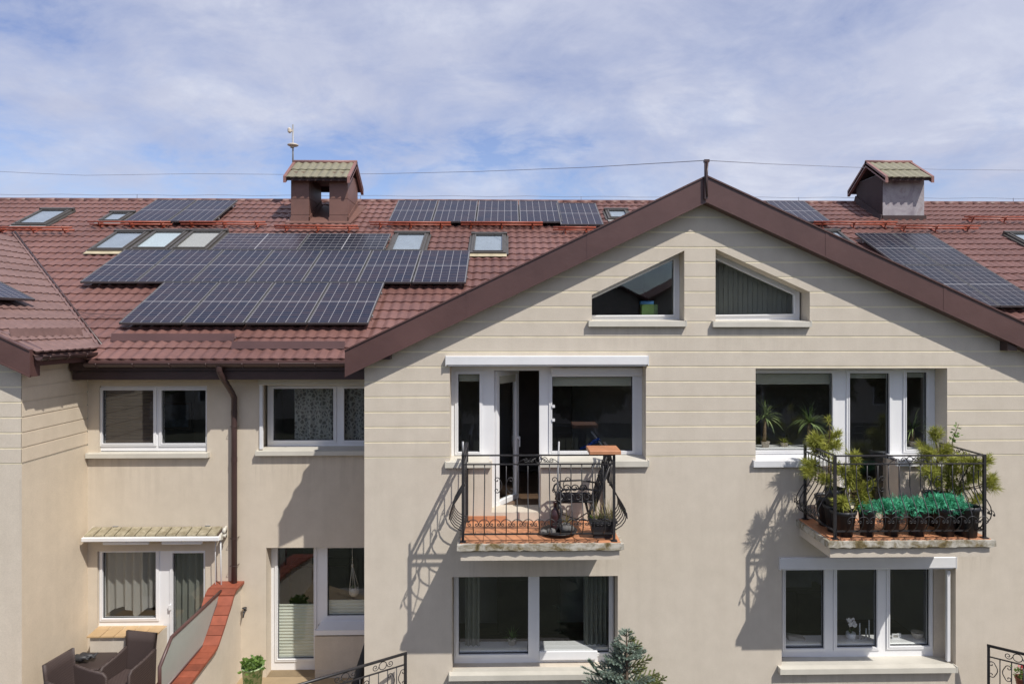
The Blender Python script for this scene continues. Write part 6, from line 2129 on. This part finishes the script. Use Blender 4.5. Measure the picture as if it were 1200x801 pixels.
# ------------------------------------------------------------------ terrace balustrades at the lower edge
def balustrade(label, P0, d, L, z, name="terrace_railing", slope=0.0, floor=-.02):
    t = thing(name, label, "railing", (P0[0], P0[1], floor))
    d = Vector(d).normalized(); P0 = Vector((*P0, 0))
    def pt(s, h):
        return P0 + d * s + UP * (z + h + slope * s)
    mb = MB(); mb.tube([pt(-.02, .0), pt(L, .0)], .021, 8); mb.build("handrail", M["iron"], t)
    for nm, h in (("upper_rail", -.155), ("bottom_rail", -.95)):
        mb = MB(); mb.bar(pt(0, h), pt(L, h), .022, .014); mb.build(nm, M["iron"], t)
    mb = MB(); mb.bar(pt(0, 0), pt(0, -1.15), .035, .035, 0, d); mb.build("post", M["iron"], t)
    mb = MB(); mb.bar(pt(L * .58, 0), pt(L * .58, -1.15), .03, .03, 0, d); mb.build("post", M["iron"], t)
    n = int(L / .135)
    for i in range(1, n):
        mb = MB(); mb.tube([pt(i * .135, -.155), pt(i * .135, -.95)], .0075, 5); mb.build("baluster", M["iron"], t)
    for k in range(int(L / .54) + 1):
        mb = MB(); x_scroll(mb, pt(.135 + k * .54, -.33), d + UP * slope, UP, .22, .0065); mb.build("scroll", M["iron"], t)
        mb = MB(); c = pt(.34 + k * .54, -.078)
        mb.tube(spiral(c, d, UP, .055, 1, 0, 1, 14, 1.0), .006, 5)
        for s in (-1, 1):
            mb.tube(spiral(c + d * (s * .11), d * s, UP, .05, 1.4, math.pi, 1), .006, 5)
        mb.build("crest", M["iron"], t)
    return t
balustrade("iron balustrade slanting towards the courtyard from the gable's left corner", (c1.x, c1.y), (-dirl.x, -dirl.y, 0), 2.6, zr1)
cr = at(1158.5, 756, -.30)
dr = RGT * ((-435 - PPX) / F) + FWD
balustrade("iron balustrade starting near the lower right corner with red flowers behind it", (cr.x, cr.y), (-dr.x, -dr.y, 0), 2.4, cr.z)
mb = MB()
tp = [(cr.x - .05, -.003), (cr.x - .05, cr.y - .06), (cr.x - dr.x * 2.9, cr.y - dr.y * 2.9), (9.5, cr.y - dr.y * 2.9), (9.5, -.003)]
n = len(tp)
mb.add([(x, y, ZT) for x, y in tp] + [(x, y, -.99) for x, y in tp], [tuple(range(n)), tuple(reversed(range(n, 2 * n)))] + [(i, (i + 1) % n, n + (i + 1) % n, n + i) for i in range(n)])
t3 = mb.build("terrace", M["terrace"]); tag(t3, kind="structure")
q = at(1197, 785, -.45)
fl = thing("geranium", "red geranium behind the balustrade at the right picture edge", "plant", (q.x, -.42, ZT))
mb = MB(); tapered_pot(mb, (q.x + .06, -.42, q.z - .30), .08, .11, .18, 12); mb.build("pot", M["terracotta"], fl)
mb = MB()
for k in range(3):
    a_ = k * 2.094
    mb.tube([(q.x + .06 + .07 * math.cos(a_), -.42 + .07 * math.sin(a_), q.z - .30), (q.x + .06 + .15 * math.cos(a_), -.42 + .15 * math.sin(a_), ZT)], .010, 6)
mb.lathe((q.x + .06, -.42, q.z - .315), [(0, 0), (.10, 0), (.10, .014), (0, .014)], 12)
mb.build("stand", M["iron"], fl)
mb = MB(); rg = random.Random(31)
for i in range(70):
    o = Vector((q.x + .06 + rg.gauss(0, .06), -.42 + rg.gauss(0, .06), q.z - .10 + rg.uniform(-.05, .12)))
    d = Vector((rg.gauss(0, 1), rg.gauss(0, 1), rg.uniform(0, 1))).normalized() * .05
    s = d.cross(UP).normalized() * .022
    mb.add([o, o + d * .5 + s, o + d, o + d * .5 - s], [(0, 1, 2, 3)])
mb.build("leaves", M["leaf"], fl)
mb = MB()
for i in range(60):
    o = Vector((q.x + .05 + rg.gauss(0, .04), -.45 + rg.gauss(0, .04), q.z + rg.uniform(-.02, .08)))
    d = Vector((rg.gauss(0, 1), rg.gauss(0, 1), rg.gauss(0, 1))).normalized() * .026
    s = d.cross(Vector((rg.gauss(0, 1), rg.gauss(0, 1), rg.gauss(0, 1)))).normalized() * .014
    mb.add([o, o + d * .5 + s, o + d, o + d * .5 - s], [(0, 1, 2, 3)])
mb.build("flowers", M["red_petal"], fl)

# ------------------------------------------------------------------ blue spruce
def spruce(base_x, y, ztop, seed):
    r = random.Random(seed)
    t = thing("spruce_tree", "small blue spruce in front of the lower left gable window", "tree", (base_x, y, -1.0))
    H = ztop + 1.0
    mb = MB(); mb.tube([(base_x, y, -1.0), (base_x + .01, y, -1 + H * .5), (base_x, y, ztop - .05)], [.05, .035, .008], 8); mb.build("trunk", M["bark"], t)
    tw, ne = MB(), MB()
    def twig(a_, b_, n, L, mi):
        a_, b_ = Vector(a_), Vector(b_)
        d = (b_ - a_).normalized()
        tw.tube([a_, b_], [.007, .003], 4)
        l_ = (b_ - a_).length
        s0 = d.orthogonal().normalized(); s1 = d.cross(s0)
        k = max(10, int(1.5 * n * l_ / .1))
        for i in range(k):
            f = r.uniform(.05, 1.05)
            an = r.uniform(0, 6.283)
            q = s0 * math.cos(an) + s1 * math.sin(an)
            e = (d * .95 + q * .75 + Vector((0, 0, .12))).normalized()
            o = a_ + d * (l_ * f)
            w_ = d.cross(e).normalized() * .0048
            ll = L * r.uniform(.8, 1.25)
            ne.add([o - w_, o + w_, o + e * ll], [(0, 1, 2)], mi)
    z = ztop - .03
    twig((base_x, y, ztop - .16), (base_x, y, ztop), 70, .026, 0)
    nlev = 0
    while z > -.75 and nlev < 60:
        dpt = ztop - z
        Lb = min(1.15, .05 + dpt * .52)
        nb = 6 if dpt > .25 else 4
        for k in range(nb):
            az = r.uniform(0, 6.283)
            L = Lb * r.uniform(.75, 1.12)
            up_ = r.uniform(.35, .75) if dpt < .5 else r.uniform(.2, .55)
            d = Vector((math.cos(az), math.sin(az), up_)).normalized()
            a_ = Vector((base_x, y, z))
            b_ = a_ + d * L
            mi = 1 if (math.cos(az - .2) > .55 and r.random() < .6) else 0
            twig(a_ + d * .02, b_, 52, .028, mi)
            ns = int(L / .075)
            for m_ in range(ns):
                f = (m_ + 1) / (ns + 1)
                for s in (-1, 1):
                    sd = d.cross(UP).normalized() * s
                    e = (d * .75 + sd * .75 + Vector((0, 0, r.uniform(-.05, .3)))).normalized()
                    c_ = a_.lerp(b_, f)
                    if z > -.2 or m_ > ns * .4:
                        twig(c_, c_ + e * (.05 + L * (1 - f) * .42), 46, .026, mi)
        z -= .062 + .02 * dpt
        nlev += 1
    # the side shoot that reaches left over the sill
    p0 = at(712, 801, y); p1 = at(692, 778, y - .1); p2 = at(681, 779, y - .1)
    twig(p0, p1 + Vector((0, 0, .05)), 60, .034, 0)
    for q in ((683, 781), (690, 774), (698, 783), (703, 787), (686, 788)):
        twig(p0.lerp(p1, .45), at(*q, y - .1), 60, .034, 0)
    tw.build("branch", M["bark"], t)
    ne.build("needles", [M["spruce"], M["spruce_tip"]], t)
tpz = at(727, 738, -1.2)
spruce(tpz.x + .08, -1.2, tpz.z, 11)

# ------------------------------------------------------------------ rain marks below sills and slabs
def rain_marks(m, marks):
    """soft vertical run-off stains under each (x0, x1, z) edge, a part of the render's colour"""
    t = m.node_tree
    b = t.nodes["Principled BSDF"]
    src = b.inputs["Base Color"].links[0].from_socket
    s_ = N(t, "ShaderNodeSeparateXYZ")
    t.links.new(N(t, "ShaderNodeNewGeometry").outputs["Position"], s_.inputs[0])
    tot = None
    for x0, x1, z, ln in marks:
        a = math_node(t, "MULTIPLY", math_node(t, "GREATER_THAN", s_.outputs[0], x0), math_node(t, "LESS_THAN", s_.outputs[0], x1))
        f = math_node(t, "DIVIDE", math_node(t, "SUBTRACT", z, s_.outputs[2]), ln)
        f = math_node(t, "MULTIPLY", math_node(t, "GREATER_THAN", f, 0.0), math_node(t, "MAXIMUM", math_node(t, "SUBTRACT", 1.0, f), 0.0))
        a = math_node(t, "MULTIPLY", a, f)
        tot = a if tot is None else math_node(t, "MAXIMUM", tot, a)
    st = noise(t, pos(t, False, (7.0, 7.0, 0.5)), 1.6, 5.0, 0.65)
    k = math_node(t, "MULTIPLY", tot, math_node(t, "MAXIMUM", math_node(t, "MULTIPLY", math_node(t, "SUBTRACT", st, 0.45), 4.0), 0.0))
    t.links.new(mix_rgb(t, math_node(t, "MINIMUM", math_node(t, "MULTIPLY", k, 0.28), 0.4), src, (0.30, 0.255, 0.20, 1)), b.inputs["Base Color"])
mk = []
for px0, px1, py, y, ln in ((522, 575, 548, 0, .9), (633, 760, 547, 0, .9), (884, 985, 547, 0, .8), (526, 727, 797, 0, .8), (915, 1122, 789, 0, .8), (690, 804, 382, 0, .5), (836, 951, 383, 0, .5), (537, 729, 656, 0, .5), (972, 1163, 652, 0, .5), (100, 243, 536, YR, .9), (299, 432, 533, YR, .9)):
    a_, b_, c_, d_ = rect(px0, py, px1, py, y)
    mk.append((a_, b_, c_, ln))
rain_marks(M["wall"], mk)
rain_marks(M["wall_cream"], mk[-2:])

# ------------------------------------------------------------------ across the garden: what the panes mirror
def far_house(x0, x1, y, h, label):
    t = thing("far_house", label, "house", ((x0 + x1) / 2, y, -1), "houses across the garden")
    xm = (x0 + x1) / 2
    hw = (x1 - x0) / 2
    mb = MB(); mb.prism([(x0, -1), (x1, -1), (x1, h), (xm, h + hw * .5), (x0, h)], y, y - 9); mb.build("wall", M["opp_wall"], t)
    mb = MB()
    for s in (-1, 1):
        xe = xm + s * (hw + .4); ze = h - .2
        mb.hexa([(xm, y + .5, h + hw * .5 + .05), (xm, y - 9.3, h + hw * .5 + .05), (xe, y - 9.3, ze), (xe, y + .5, ze), (xm, y + .5, h + hw * .5 + .25), (xm, y - 9.3, h + hw * .5 + .25), (xe, y - 9.3, ze + .2), (xe, y + .5, ze + .2)])
    mb.build("roof", M["opp_roof"], t)
    for fl_ in range(2):
        for k in range(3):
            xx = x0 + (x1 - x0) * (k + .5) / 3
            mb = MB(); ring(mb, (xx - .8, xx + .8, .2 + 2.9 * fl_, 1.7 + 2.9 * fl_), (xx - .72, xx + .72, .28 + 2.9 * fl_, 1.62 + 2.9 * fl_), y, y + .05)
            wv = mb.build("window", M["white"], t)
            mb = MB(); mb.box((xx - .72, y + .001, .28 + 2.9 * fl_), (xx + .72, y + .02, 1.62 + 2.9 * fl_)); mb.build("pane", M["dark_glass"], wv)
for k, (xa_, xb_) in enumerate(((-34, -24), (-23, -13), (-12, -2), (-1, 9), (10, 20), (21, 31))):
    far_house(xa_, xb_, -36, 7.6, "pale gabled house in the row behind the camera")
def far_tree(x, y, h, seed, label):
    r = random.Random(seed)
    t = thing("broadleaf_tree", label, "tree", (x, y, -1), "trees across the garden")
    mb = MB(); mb.tube([(x, y, -1), (x + .1, y, h * .35), (x, y, h * .7)], [.22, .16, .05], 8)
    for k in range(6):
        a_ = r.uniform(0, 6.28); mb.tube([(x, y, h * (.25 + .06 * k)), (x + math.cos(a_) * 1.4, y + math.sin(a_) * 1.4, h * (.45 + .06 * k))], [.08, .03], 6)
    mb.build("trunk", M["bark"], t)
    mb = MB()
    for i in range(2200):
        th, ph = r.uniform(0, 6.283), math.acos(r.uniform(-1, 1))
        rad = r.random() ** .4
        k = 1 + .25 * math.sin(3 * th + seed) * math.sin(2 * ph)
        o = Vector((x + 2.3 * k * rad * math.sin(ph) * math.cos(th), y + 2.3 * k * rad * math.sin(ph) * math.sin(th), h * .62 + h * .42 * rad * math.cos(ph)))
        d = Vector((r.gauss(0, 1), r.gauss(0, 1), r.gauss(0, 1))).normalized() * .26
        s = d.cross(Vector((r.gauss(0, 1), r.gauss(0, 1), r.gauss(0, 1)))).normalized() * .15
        mb.add([o - d, o + s, o + d, o - s], [(0, 1, 2, 3)])
    mb.build("crown", M["tree"], t)
for k, (x, y, h) in enumerate(((-14, -24, 6.2), (-8, -22, 5.6), (-2.5, -23, 6.0), (3.5, -22, 5.4), (9, -24, 6.4), (15, -23, 5.8), (-20, -25, 6.6), (21, -25, 6.4))):
    far_tree(x, y, h, k + 40, "leafy garden tree in the row behind the camera")
